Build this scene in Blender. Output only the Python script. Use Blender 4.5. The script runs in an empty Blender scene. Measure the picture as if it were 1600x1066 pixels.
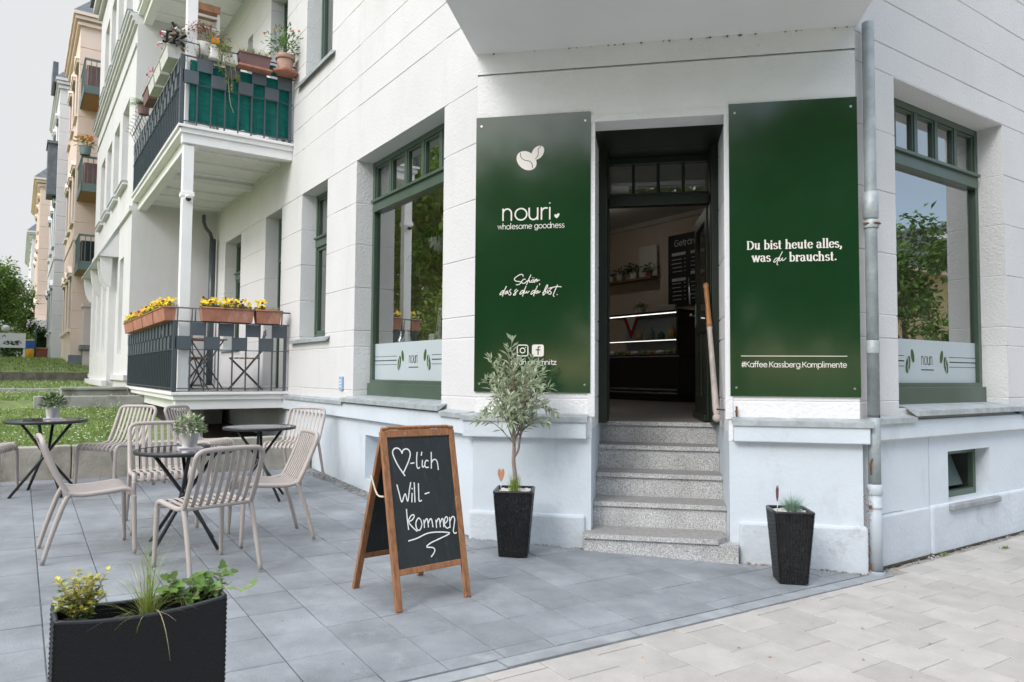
import bpy, math, random
from mathutils import Vector, Matrix
# ------------------------------------------------------------------ scene, camera, light
# World frame: X runs along the right facade, Y along the left facade, z = 0 at the camera's eye height (metres).
SC = bpy.context.scene
C = SC.collection
R = math.radians
cam_d = bpy.data.cameras.new('camera'); cam = bpy.data.objects.new('camera', cam_d); C.objects.link(cam)
SC.camera = cam
cam_d.sensor_width = 36.0; cam_d.lens = 25.61; cam_d.clip_start = .05; cam_d.clip_end = 600
HD, PT, RL = R(34.1728), R(2.6394), R(.4177)
fw = Vector((math.sin(HD)*math.cos(PT), math.cos(HD)*math.cos(PT), math.sin(PT)))
rt = fw.cross(Vector((0, 0, 1))).normalized(); up = rt.cross(fw)
r2 = math.cos(RL)*rt + math.sin(RL)*up; u2 = -math.sin(RL)*rt + math.cos(RL)*up
cam.matrix_world = Matrix(((r2.x, u2.x, -fw.x, 0), (r2.y, u2.y, -fw.y, 0), (r2.z, u2.z, -fw.z, 0), (0, 0, 0, 1)))
cam_d.dof.use_dof = True; cam_d.dof.focus_distance = 5.6; cam_d.dof.aperture_fstop = 4.5

SUN_DIR = Vector((-.76, -.27, .60)).normalized()        # towards the veiled sun
SUN_EL = math.asin(SUN_DIR.z); SUN_AZ = math.atan2(SUN_DIR.x, SUN_DIR.y)
sun_d = bpy.data.lights.new('sun', 'SUN'); sun_d.energy = .62; sun_d.angle = R(18); sun_d.color = (1, .96, .91)
sun = bpy.data.objects.new('sun', sun_d); C.objects.link(sun)
sun.rotation_euler = SUN_DIR.to_track_quat('Z', 'Y').to_euler()

W = bpy.data.worlds.new('World'); SC.world = W; W.use_nodes = True
nt = W.node_tree; nt.nodes.clear()
N = nt.nodes.new; L = nt.links.new
wo = N('ShaderNodeOutputWorld'); bg = N('ShaderNodeBackground'); sky = N('ShaderNodeTexSky')
sky.sky_type = 'NISHITA'; sky.sun_disc = False; sky.sun_elevation = SUN_EL; sky.sun_rotation = SUN_AZ
sky.air_density = 1.0; sky.dust_density = 2.0; sky.ozone_density = 1.0
tc = N('ShaderNodeTexCoord'); mp = N('ShaderNodeMapping'); mp.inputs['Scale'].default_value = (1, 1, 2.2)
no = N('ShaderNodeTexNoise'); no.inputs['Scale'].default_value = 2.1; no.inputs['Detail'].default_value = 7; no.inputs['Roughness'].default_value = .55
L(tc.outputs['Generated'], mp.inputs['Vector']); L(mp.outputs['Vector'], no.inputs['Vector'])
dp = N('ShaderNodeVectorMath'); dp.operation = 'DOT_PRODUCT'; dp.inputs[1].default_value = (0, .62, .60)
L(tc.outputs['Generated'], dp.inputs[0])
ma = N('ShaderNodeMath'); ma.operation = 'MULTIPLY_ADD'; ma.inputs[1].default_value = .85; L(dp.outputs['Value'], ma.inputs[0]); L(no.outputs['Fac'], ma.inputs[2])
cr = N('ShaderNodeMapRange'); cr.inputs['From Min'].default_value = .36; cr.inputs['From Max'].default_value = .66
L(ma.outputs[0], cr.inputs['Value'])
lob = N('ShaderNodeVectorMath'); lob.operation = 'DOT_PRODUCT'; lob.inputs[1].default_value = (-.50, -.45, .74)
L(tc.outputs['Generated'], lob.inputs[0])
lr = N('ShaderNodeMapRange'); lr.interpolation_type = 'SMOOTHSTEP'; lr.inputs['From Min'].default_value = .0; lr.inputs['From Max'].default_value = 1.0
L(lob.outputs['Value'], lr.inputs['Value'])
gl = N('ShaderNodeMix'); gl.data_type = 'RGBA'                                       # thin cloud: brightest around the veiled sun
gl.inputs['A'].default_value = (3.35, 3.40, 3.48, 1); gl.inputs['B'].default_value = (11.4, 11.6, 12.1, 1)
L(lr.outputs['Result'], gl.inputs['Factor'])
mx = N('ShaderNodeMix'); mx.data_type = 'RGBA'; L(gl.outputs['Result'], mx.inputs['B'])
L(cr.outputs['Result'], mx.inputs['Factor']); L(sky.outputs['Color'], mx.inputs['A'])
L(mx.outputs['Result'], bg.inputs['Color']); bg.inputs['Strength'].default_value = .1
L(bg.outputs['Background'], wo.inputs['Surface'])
SC.view_settings.view_transform = 'Standard'; SC.view_settings.look = 'None'
SC.view_settings.exposure = 1.25; SC.view_settings.gamma = 1
SC.render.engine = 'CYCLES'
SC.cycles.use_denoising = True; SC.cycles.max_bounces = 10; SC.cycles.diffuse_bounces = 6; SC.cycles.transparent_max_bounces = 12
SC.cycles.caustics_reflective = False; SC.cycles.caustics_refractive = False

# ------------------------------------------------------------------ materials
def nodes(name):
    m = bpy.data.materials.new(name); m.use_nodes = True
    t = m.node_tree; b = t.nodes['Principled BSDF']
    return m, t, b
def mat(name, col, rough=.7, var=.08, vscale=6, bump=0, bscale=60, metal=0, spec=.5, tone=0, stain=None, stretch=(1, 1, 1), coat=0, col2=None, trans=0):
    """Principled surface: base colour broken up by noise (and by the faces' own 'tone'), fine bump, optional stains."""
    m, t, b = nodes(name)
    n = t.nodes.new; l = t.links.new
    tcn = n('ShaderNodeTexCoord'); mpn = n('ShaderNodeMapping'); mpn.inputs['Scale'].default_value = stretch
    l(tcn.outputs['Object'], mpn.inputs['Vector'])
    nz = n('ShaderNodeTexNoise'); nz.inputs['Scale'].default_value = vscale; nz.inputs['Detail'].default_value = 6; nz.inputs['Roughness'].default_value = .6
    l(mpn.outputs['Vector'], nz.inputs['Vector'])
    c2 = col2 or tuple(min(1, c*(1+var*1.2)) for c in col)
    c1 = col if col2 else tuple(c*(1-var*1.2) for c in col)
    mr = n('ShaderNodeMapRange'); mr.inputs['From Min'].default_value = .32; mr.inputs['From Max'].default_value = .68
    l(nz.outputs['Fac'], mr.inputs['Value'])
    mixn = n('ShaderNodeMix'); mixn.data_type = 'RGBA'; mixn.inputs['A'].default_value = (*c1, 1); mixn.inputs['B'].default_value = (*c2, 1)
    l(mr.outputs['Result'], mixn.inputs['Factor'])
    out = mixn.outputs['Result']
    if tone:
        at = n('ShaderNodeAttribute'); at.attribute_name = 'tone'
        r = n('ShaderNodeMapRange'); r.inputs['To Min'].default_value = 1-tone; r.inputs['To Max'].default_value = 1+tone
        l(at.outputs['Fac'], r.inputs['Value'])
        vm = n('ShaderNodeVectorMath'); vm.operation = 'SCALE'; l(out, vm.inputs[0]); l(r.outputs['Result'], vm.inputs['Scale']); out = vm.outputs['Vector']
    if stain:
        scol, sscale, lo, hi, sstr = stain
        sm = n('ShaderNodeMapping'); sm.inputs['Scale'].default_value = sstr; l(tcn.outputs['Object'], sm.inputs['Vector'])
        sn = n('ShaderNodeTexNoise'); sn.inputs['Scale'].default_value = sscale; sn.inputs['Detail'].default_value = 8; sn.inputs['Roughness'].default_value = .7
        l(sm.outputs['Vector'], sn.inputs['Vector'])
        sr = n('ShaderNodeMapRange'); sr.inputs['From Min'].default_value = lo; sr.inputs['From Max'].default_value = hi; l(sn.outputs['Fac'], sr.inputs['Value'])
        m2 = n('ShaderNodeMix'); m2.data_type = 'RGBA'; m2.inputs['B'].default_value = (*scol, 1)
        l(sr.outputs['Result'], m2.inputs['Factor']); l(out, m2.inputs['A']); out = m2.outputs['Result']
    l(out, b.inputs['Base Color'])
    b.inputs['Roughness'].default_value = rough; b.inputs['Metallic'].default_value = metal
    b.inputs['Specular IOR Level'].default_value = spec; b.inputs['Coat Weight'].default_value = coat; b.inputs['Coat Roughness'].default_value = .08
    if bump:
        bn = n('ShaderNodeTexNoise'); bn.inputs['Scale'].default_value = bscale; bn.inputs['Detail'].default_value = 5
        l(mpn.outputs['Vector'], bn.inputs['Vector'])
        bp = n('ShaderNodeBump'); bp.inputs['Strength'].default_value = bump; bp.inputs['Distance'].default_value = .01
        l(bn.outputs['Fac'], bp.inputs['Height']); l(bp.outputs['Normal'], b.inputs['Normal'])
    if trans:
        tb = n('ShaderNodeBsdfTranslucent'); ms = n('ShaderNodeMixShader'); ms.inputs['Fac'].default_value = trans
        l(out, tb.inputs['Color']); l(b.outputs['BSDF'], ms.inputs[1]); l(tb.outputs['BSDF'], ms.inputs[2])
        l(ms.outputs['Shader'], t.nodes['Material Output'].inputs['Surface'])
    return m
def glass(name, tint=(.86, .90, .88), ior=1.75, rough=0.0, wob=.0):
    """Window glass: clear with Fresnel reflections of a double pane."""
    m, t, b = nodes(name); t.nodes.remove(b)
    n = t.nodes.new; l = t.links.new
    f = n('ShaderNodeFresnel'); ge = n('ShaderNodeNewGeometry'); im = n('ShaderNodeMapRange')   # same reflectance from both sides of the pane
    im.inputs['To Min'].default_value = ior; im.inputs['To Max'].default_value = 1/ior
    l(ge.outputs['Backfacing'], im.inputs['Value']); l(im.outputs['Result'], f.inputs['IOR'])
    tr = n('ShaderNodeBsdfTransparent'); tr.inputs['Color'].default_value = (*tint, 1)
    g = n('ShaderNodeBsdfGlossy'); g.inputs['Roughness'].default_value = rough; g.inputs['Color'].default_value = (.93, .97, .96, 1)
    if wob:
        tcn = n('ShaderNodeTexCoord'); nz = n('ShaderNodeTexNoise'); nz.inputs['Scale'].default_value = 1.6; nz.inputs['Detail'].default_value = 1
        l(tcn.outputs['Object'], nz.inputs['Vector'])
        bp = n('ShaderNodeBump'); bp.inputs['Strength'].default_value = wob; bp.inputs['Distance'].default_value = .02
        l(nz.outputs['Fac'], bp.inputs['Height']); l(bp.outputs['Normal'], g.inputs['Normal'])
    ms = n('ShaderNodeMixShader'); l(f.outputs['Fac'], ms.inputs['Fac']); l(tr.outputs['BSDF'], ms.inputs[1]); l(g.outputs['BSDF'], ms.inputs[2])
    l(ms.outputs['Shader'], t.nodes['Material Output'].inputs['Surface'])
    return m
def granite(name):
    m, t, b = nodes(name); n = t.nodes.new; l = t.links.new
    tcn = n('ShaderNodeTexCoord')
    v = n('ShaderNodeTexVoronoi'); v.inputs['Scale'].default_value = 150; l(tcn.outputs['Object'], v.inputs['Vector'])
    nz = n('ShaderNodeTexNoise'); nz.inputs['Scale'].default_value = 125; nz.inputs['Detail'].default_value = 4; nz.inputs['Roughness'].default_value = .75; l(tcn.outputs['Object'], nz.inputs['Vector'])
    ra = n('ShaderNodeValToRGB'); e = ra.color_ramp.elements
    e[0].position = .36; e[0].color = (.13, .135, .14, 1); e[1].position = .46; e[1].color = (.46, .48, .50, 1)
    x = e.new(.56); x.color = (.62, .64, .65, 1); y = e.new(.66); y.color = (.85, .85, .85, 1)
    l(nz.outputs['Fac'], ra.inputs['Fac'])
    m2 = n('ShaderNodeMix'); m2.data_type = 'RGBA'; m2.blend_type = 'MULTIPLY'; m2.inputs['Factor'].default_value = .5
    l(ra.outputs['Color'], m2.inputs['A']); l(v.outputs['Color'], m2.inputs['B'])
    big = n('ShaderNodeTexNoise'); big.inputs['Scale'].default_value = 5; l(tcn.outputs['Object'], big.inputs['Vector'])
    mr = n('ShaderNodeMapRange'); mr.inputs['To Min'].default_value = .75; mr.inputs['To Max'].default_value = 1.3; l(big.outputs['Fac'], mr.inputs['Value'])
    hs = n('ShaderNodeHueSaturation'); hs.inputs['Saturation'].default_value = .25; l(m2.outputs['Result'], hs.inputs['Color']); l(mr.outputs['Result'], hs.inputs['Value'])
    l(hs.outputs['Color'], b.inputs['Base Color']); b.inputs['Roughness'].default_value = .75
    return m
def wicker(name, col, px, pz, strength=1.0):
    """Woven strips: over-under bump along (x+y) and z, the strands a little lighter on top."""
    m, t, b = nodes(name); n = t.nodes.new; l = t.links.new
    tcn = n('ShaderNodeTexCoord'); sp = n('ShaderNodeSeparateXYZ'); l(tcn.outputs['Object'], sp.inputs[0])
    ad = n('ShaderNodeMath'); ad.operation = 'ADD'; l(sp.outputs['X'], ad.inputs[0]); l(sp.outputs['Y'], ad.inputs[1])
    def wave(src, period, ph=None):
        a = n('ShaderNodeMath'); a.operation = 'MULTIPLY_ADD'; a.inputs[1].default_value = math.pi/period; a.inputs[2].default_value = 0
        l(src, a.inputs[0])
        if ph is not None:
            l(ph, a.inputs[2])
        s = n('ShaderNodeMath'); s.operation = 'SINE'; l(a.outputs[0], s.inputs[0])
        q = n('ShaderNodeMath'); q.operation = 'ABSOLUTE'; l(s.outputs[0], q.inputs[0]); return q.outputs[0]
    fl = n('ShaderNodeMath'); fl.operation = 'MULTIPLY'; fl.inputs[1].default_value = 1/pz; l(sp.outputs['Z'], fl.inputs[0])
    f2 = n('ShaderNodeMath'); f2.operation = 'FLOOR'; l(fl.outputs[0], f2.inputs[0])
    f3 = n('ShaderNodeMath'); f3.operation = 'MULTIPLY'; f3.inputs[1].default_value = math.pi/2; l(f2.outputs[0], f3.inputs[0])
    a = wave(ad.outputs[0], px, f3.outputs[0]); z = wave(sp.outputs['Z'], pz)
    h = n('ShaderNodeMath'); h.operation = 'MULTIPLY'; l(a, h.inputs[0]); l(z, h.inputs[1])
    rp = n('ShaderNodeMix'); rp.data_type = 'RGBA'; rp.inputs['A'].default_value = (*[c*.55 for c in col], 1); rp.inputs['B'].default_value = (*col, 1); l(h.outputs[0], rp.inputs['Factor'])
    l(rp.outputs['Result'], b.inputs['Base Color'])
    bp = n('ShaderNodeBump'); bp.inputs['Strength'].default_value = strength; bp.inputs['Distance'].default_value = .006; l(h.outputs[0], bp.inputs['Height']); l(bp.outputs['Normal'], b.inputs['Normal'])
    b.inputs['Roughness'].default_value = .5; b.inputs['Specular IOR Level'].default_value = .28
    return m
def emit(name, col, s):
    m, t, b = nodes(name); b.inputs['Base Color'].default_value = (*col, 1); b.inputs['Emission Color'].default_value = (*col, 1); b.inputs['Emission Strength'].default_value = s
    return m

M = {}
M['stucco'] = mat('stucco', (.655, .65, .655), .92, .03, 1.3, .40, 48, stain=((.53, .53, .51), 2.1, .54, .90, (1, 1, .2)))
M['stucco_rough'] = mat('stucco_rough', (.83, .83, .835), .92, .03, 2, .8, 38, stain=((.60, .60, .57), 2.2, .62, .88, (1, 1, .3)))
M['stucco_reveal'] = mat('stucco_rough_side', (.78, .785, .79), .92, .03, 2, .7, 45)  # pale unstained render for the opening reveals and the door casing
M['plinth'] = mat('plinth_paint', (.62, .68, .735), .8, .04, 1.6, .3, 30, stain=((.44, .47, .49), 2.4, .54, .84, (1, 1, .5)))
M['plinth_base'] = mat('plinth_base_paint', (.58, .63, .68), .85, .06, 2.5, .6, 24, stain=((.30, .30, .29), 3.2, .58, .78, (1, 1, .8)))
M['white_paint'] = mat('white_paint', (.84, .84, .84), .55, .03, 3, .1, 30, stain=((.60, .58, .54), 4, .66, .85, (1, 1, 1)))
M['soffit'] = mat('soffit_paint', (.84, .845, .855), .85, .02, 1.5, .12, 40)
M['zinc'] = mat('zinc', (.42, .46, .48), .55, .15, 9, .1, 40, metal=.35, stain=((.60, .63, .64), 8, .5, .8, (1, 1, 1)))
M['pipe_zinc'] = mat('pipe_zinc', (.33, .37, .385), .6, .18, 7, .15, 40, metal=.25, stain=((.62, .62, .60), 9, .58, .75, (1, 1, .4)))
M['pipe_white'] = mat('pipe_white', (.47, .52, .57), .45, .05, 4, stain=((.22, .16, .10), 7, .68, .8, (1, 1, .5)))
M['rust'] = mat('rust', (.16, .07, .035), .9, .4, 30)
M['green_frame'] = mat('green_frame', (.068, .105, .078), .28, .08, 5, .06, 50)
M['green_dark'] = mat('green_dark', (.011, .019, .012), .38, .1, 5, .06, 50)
M['sign_green'] = mat('sign_green', (.010, .042, .015), .10, .10, 1.6, .012, 3, coat=.4, spec=.5, stain=((.020, .058, .028), 2.6, .56, .9, (1, 1, .35)))
M['cream'] = mat('cream_print', (.78, .73, .68), .5, .02)
M['black_print'] = mat('dark_print', (.03, .06, .05), .5, .02)
M['granite'] = granite('granite')
M['tread'] = mat('worn_granite', (.33, .32, .31), .8, .12, 22, .2, 120, stain=((.14, .14, .14), 60, .55, .7, (1, 1, 1)))
M['paver'] = mat('grey_paver', (.25, .268, .292), .74, .17, 3.0, .5, 80, tone=.09, stain=((.36, .385, .41), 4, .56, .82, (1, 1, 1)))
M['joint'] = mat('paver_joint', (.17, .18, .19), .95, .3, 30, .4, 90, stain=((.36, .36, .35), 6, .5, .65, (1, 1, 1)))
M['sidewalk'] = mat('sidewalk_slab', (.42, .402, .38), .85, .08, 5, .3, 90, tone=.08, stain=((.37, .36, .335), 2.0, .58, .8, (1, 1, 1)))
M['sidejoint'] = mat('sidewalk_joint', (.30, .28, .25), .95, .3, 20, .4, 90)
M['curb'] = mat('curb_stone', (.29, .31, .33), .85, .16, 6, .3, 60)
M['gravel'] = mat('gravel', (.34, .34, .33), .95, .5, 70, 1.0, 90)
M['asphalt'] = mat('asphalt', (.11, .11, .11), .9, .2, 40, .5, 120)
M['soil'] = mat('soil', (.045, .032, .022), .95, .4, 40, 1, 60)
M['concrete'] = mat('concrete', (.36, .36, .34), .9, .14, 4, .4, 40, stain=((.13, .125, .09), 3, .5, .72, (1, 1, .5)))
M['concrete_dark'] = mat('mossy_concrete', (.13, .125, .10), .95, .3, 6, .5, 40, stain=((.05, .06, .03), 5, .5, .7, (1, 1, 1)))
M['wall_lime'] = mat('weathered_sandstone', (.40, .38, .33), .9, .16, 5, .6, 30, stain=((.13, .12, .09), 3, .5, .75, (1, 1, .4)))
M['lawn'] = mat('lawn', (.15, .20, .07), .95, .35, 5, .8, 60)
M['blade'] = mat('grass_blade', (.235, .335, .095), .7, .2, 3, tone=.45, trans=.35)
M['daisy'] = mat('daisy', (.8, .8, .75), .8, .02)
M['dandelion'] = mat('dandelion', (.75, .50, .03), .8, .02)
M['chair'] = mat('taupe_plastic', (.435, .385, .36), .48, .03, 4, .05, 90)
M['black_metal'] = mat('black_metal', (.018, .022, .026), .4, .1, 8)
M['black_glass'] = mat('black_glass', (.008, .009, .010), .03, .0, 1, spec=.9, coat=1)
M['white_pot'] = mat('white_pot', (.80, .79, .78), .35, .02)
M['paper'] = mat('lilac_paper', (.72, .68, .74), .7, .03)
M['wood'] = mat('board_wood', (.30, .135, .060), .6, .3, 9, .25, 60, stretch=(6, 6, 1), stain=((.62, .50, .38), 12, .66, .74, (1, 1, .5)))
M['chalkboard'] = mat('chalkboard', (.016, .021, .023), .55, .2, 6, stain=((.045, .075, .09), 9, .55, .85, (3, 3, .35)))
M['chalk'] = mat('chalk', (.82, .82, .80), .95, .06, 80)
M['rope'] = mat('rope', (.62, .55, .43), .9, .1, 50)
M['wicker'] = wicker('black_wicker', (.024, .025, .027), .022, .0075)
M['wicker_fine'] = wicker('black_weave', (.009, .010, .013), .012, .0066, .4)
M['pebble'] = mat('white_pebbles', (.80, .79, .76), .8, .12, 90, 1, 110)
M['rusty_heart'] = mat('copper_heart', (.50, .24, .14), .6, .12, 30)
M['purple_heart'] = mat('dark_heart', (.13, .055, .06), .6, .1, 30)
M['bark'] = mat('bark', (.27, .21, .17), .9, .25, 20, .8, 40)
M['olive_leaf'] = mat('olive_leaf', (.38, .45, .28), .5, .1, 3, tone=.4, trans=.25, col2=(.58, .63, .49))
M['leaf_mid'] = mat('leaf_mid', (.13, .235, .05), .55, .15, 3, tone=.45, trans=.3)
M['leaf_dark'] = mat('leaf_dark', (.07, .14, .035), .55, .15, 3, tone=.5, trans=.25)
M['leaf_lime'] = mat('leaf_lime', (.27, .36, .07), .55, .15, 3, tone=.4, trans=.3)
M['leaf_yellow'] = mat('leaf_variegated', (.55, .50, .08), .55, .2, 8, tone=.4, trans=.25)
M['leaf_pale'] = mat('leaf_pale', (.50, .56, .40), .6, .2, 8, tone=.35, trans=.2)
M['fescue'] = mat('blue_fescue', (.20, .38, .30), .6, .15, 5, tone=.4, trans=.2)
M['straw'] = mat('straw', (.45, .40, .22), .7, .15, 5, tone=.3)
M['yellow_petal'] = mat('yellow_petal', (.88, .66, .03), .6, .1, 8, tone=.25, trans=.2)
M['orange_petal'] = mat('orange_petal', (.80, .30, .04), .6, .1, 8, tone=.25, trans=.2)
M['dark_petal'] = mat('dark_petal', (.10, .015, .03), .7, .1, 8)
M['pink_petal'] = mat('pink_petal', (.70, .08, .22), .6, .1, 8)
M['terracotta'] = mat('terracotta', (.42, .185, .125), .8, .15, 8, .2, 40, stain=((.55, .42, .36), 6, .55, .8, (1, 1, .4)))
M['terracotta_old'] = mat('terracotta_old', (.47, .30, .235), .85, .15, 8, .2, 40)
M['grey_box'] = mat('grey_box', (.60, .60, .57), .8, .1, 8, .1, 30, stain=((.35, .33, .30), 6, .55, .8, (1, 1, .4)))
M['rail'] = mat('anthracite_paint', (.070, .088, .102), .32, .06, 8)
M['rail_plate'] = mat('anthracite_plate', (.085, .105, .125), .42, .05, 5)
M['teal_cloth'] = mat('teal_cloth', (.0, .10, .085), .8, .22, 6, .3, 160, stretch=(1, 1, 4), trans=.3, col2=(.005, .17, .145))
M['dark_cloth'] = mat('dark_cloth', (.05, .06, .068), .85, .1, 6, .3, 160)
M['deck'] = mat('deck_boards', (.45, .43, .40), .9, .2, 8, .3, 40)
M['slat_wood'] = mat('slat_wood', (.30, .18, .10), .6, .2, 12, stretch=(1, 6, 6))
M['frost'] = mat('frosted_film', (.46, .52, .545), .45, .02, 2)
M['glass'] = glass('window_glass', ior=6.0, wob=.012)
M['case_glass'] = glass('case_glass', (.95, .97, .97), 1.45)
M['dark_glass'] = glass('old_glass', (.7, .75, .73), 2.4)
M['room_wall'] = mat('room_wall', (.74, .63, .55), .9, .04, 2)
M['room_ceiling'] = mat('room_ceiling', (.62, .60, .57), .9, .03, 2)
M['room_floor'] = mat('room_floor', (.27, .24, .21), .5, .2, 3, stretch=(1, 9, 1))
M['curtain'] = mat('curtain', (.62, .66, .66), .9, .1, 12, stretch=(6, 6, .3), trans=.2)
M['case_black'] = mat('case_black', (.012, .012, .013), .25, .05)
M['steel'] = mat('steel', (.55, .56, .57), .3, .05, 5, metal=.9)
M['lamp'] = emit('case_lamp', (1, .96, .88), 1.0)
M['spot'] = emit('spot_lamp', (1, .93, .82), 80)
M['red'] = mat('red_cloth', (.40, .03, .04), .8, .1)
M['pot_wood'] = mat('turned_wood', (.36, .17, .065), .5, .2, 14, stretch=(1, 1, .2))
M['pale_wood'] = mat('pale_wood', (.46, .40, .37), .6, .2, 14, stretch=(1, 1, .2))
M['straw_shade'] = mat('straw_shade', (.62, .40, .10), .8, .2, 20, stretch=(1, 1, 8), trans=.4)
M['cake'] = mat('cake', (.45, .28, .10), .8, .3, 20)
M['cake_green'] = mat('cake_green', (.25, .35, .10), .8, .3, 20)
M['blue_sign'] = mat('blue_sign', (.30, .46, .62), .5, .03)
M['peach'] = mat('peach_render', (.78, .63, .535), .9, .05, 1, .2, 40)
M['peach_trim'] = mat('peach_trim', (.80, .67, .575), .85, .05, 1)
M['pink_render'] = mat('pink_render', (.66, .57, .54), .9, .05, 1)
M['grey_render'] = mat('grey_render', (.72, .72, .74), .9, .05, 1)
M['slate'] = mat('slate_roof', (.13, .145, .165), .7, .2, 6, .2, 20)
M['mint'] = mat('mint_metal', (.125, .175, .165), .6, .1, 5)
M['oriel_wood'] = mat('orange_boards', (.42, .235, .10), .7, .2, 9, stretch=(1, 8, 1))
M['brown_panel'] = mat('brown_panel', (.20, .12, .115), .8, .1, 5)
M['base_grey'] = mat('base_grey', (.20, .225, .24), .9, .1, 3)
M['house_yellow'] = mat('house_yellow', (.68, .53, .33), .9, .05, 1)
M['window_dark'] = mat('window_dark', (.04, .05, .055), .1, .1, 2, spec=.8)
M['billboard'] = mat('billboard_white', (.66, .69, .72), .5, .03)
M['bin_yellow'] = mat('bin_yellow', (.80, .42, .02), .5, .05)
M['bin_blue'] = mat('bin_blue', (.03, .12, .42), .5, .05)
M['bin_red'] = mat('bin_red', (.22, .07, .05), .7, .05)
M['post_green'] = mat('post_green', (.02, .07, .055), .5, .05)
M['globe'] = mat('globe_white', (.62, .66, .66), .3, .02)
M['strand'] = mat('black_strand', (.019, .020, .022), .36, .15, 20, tone=.5)
M['petunia'] = mat('dried_leaf', (.34, .17, .095), .8, .3, 9, tone=.4)
M['litter'] = mat('dry_leaf', (.42, .22, .09), .8, .3, 9, tone=.4)
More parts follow.
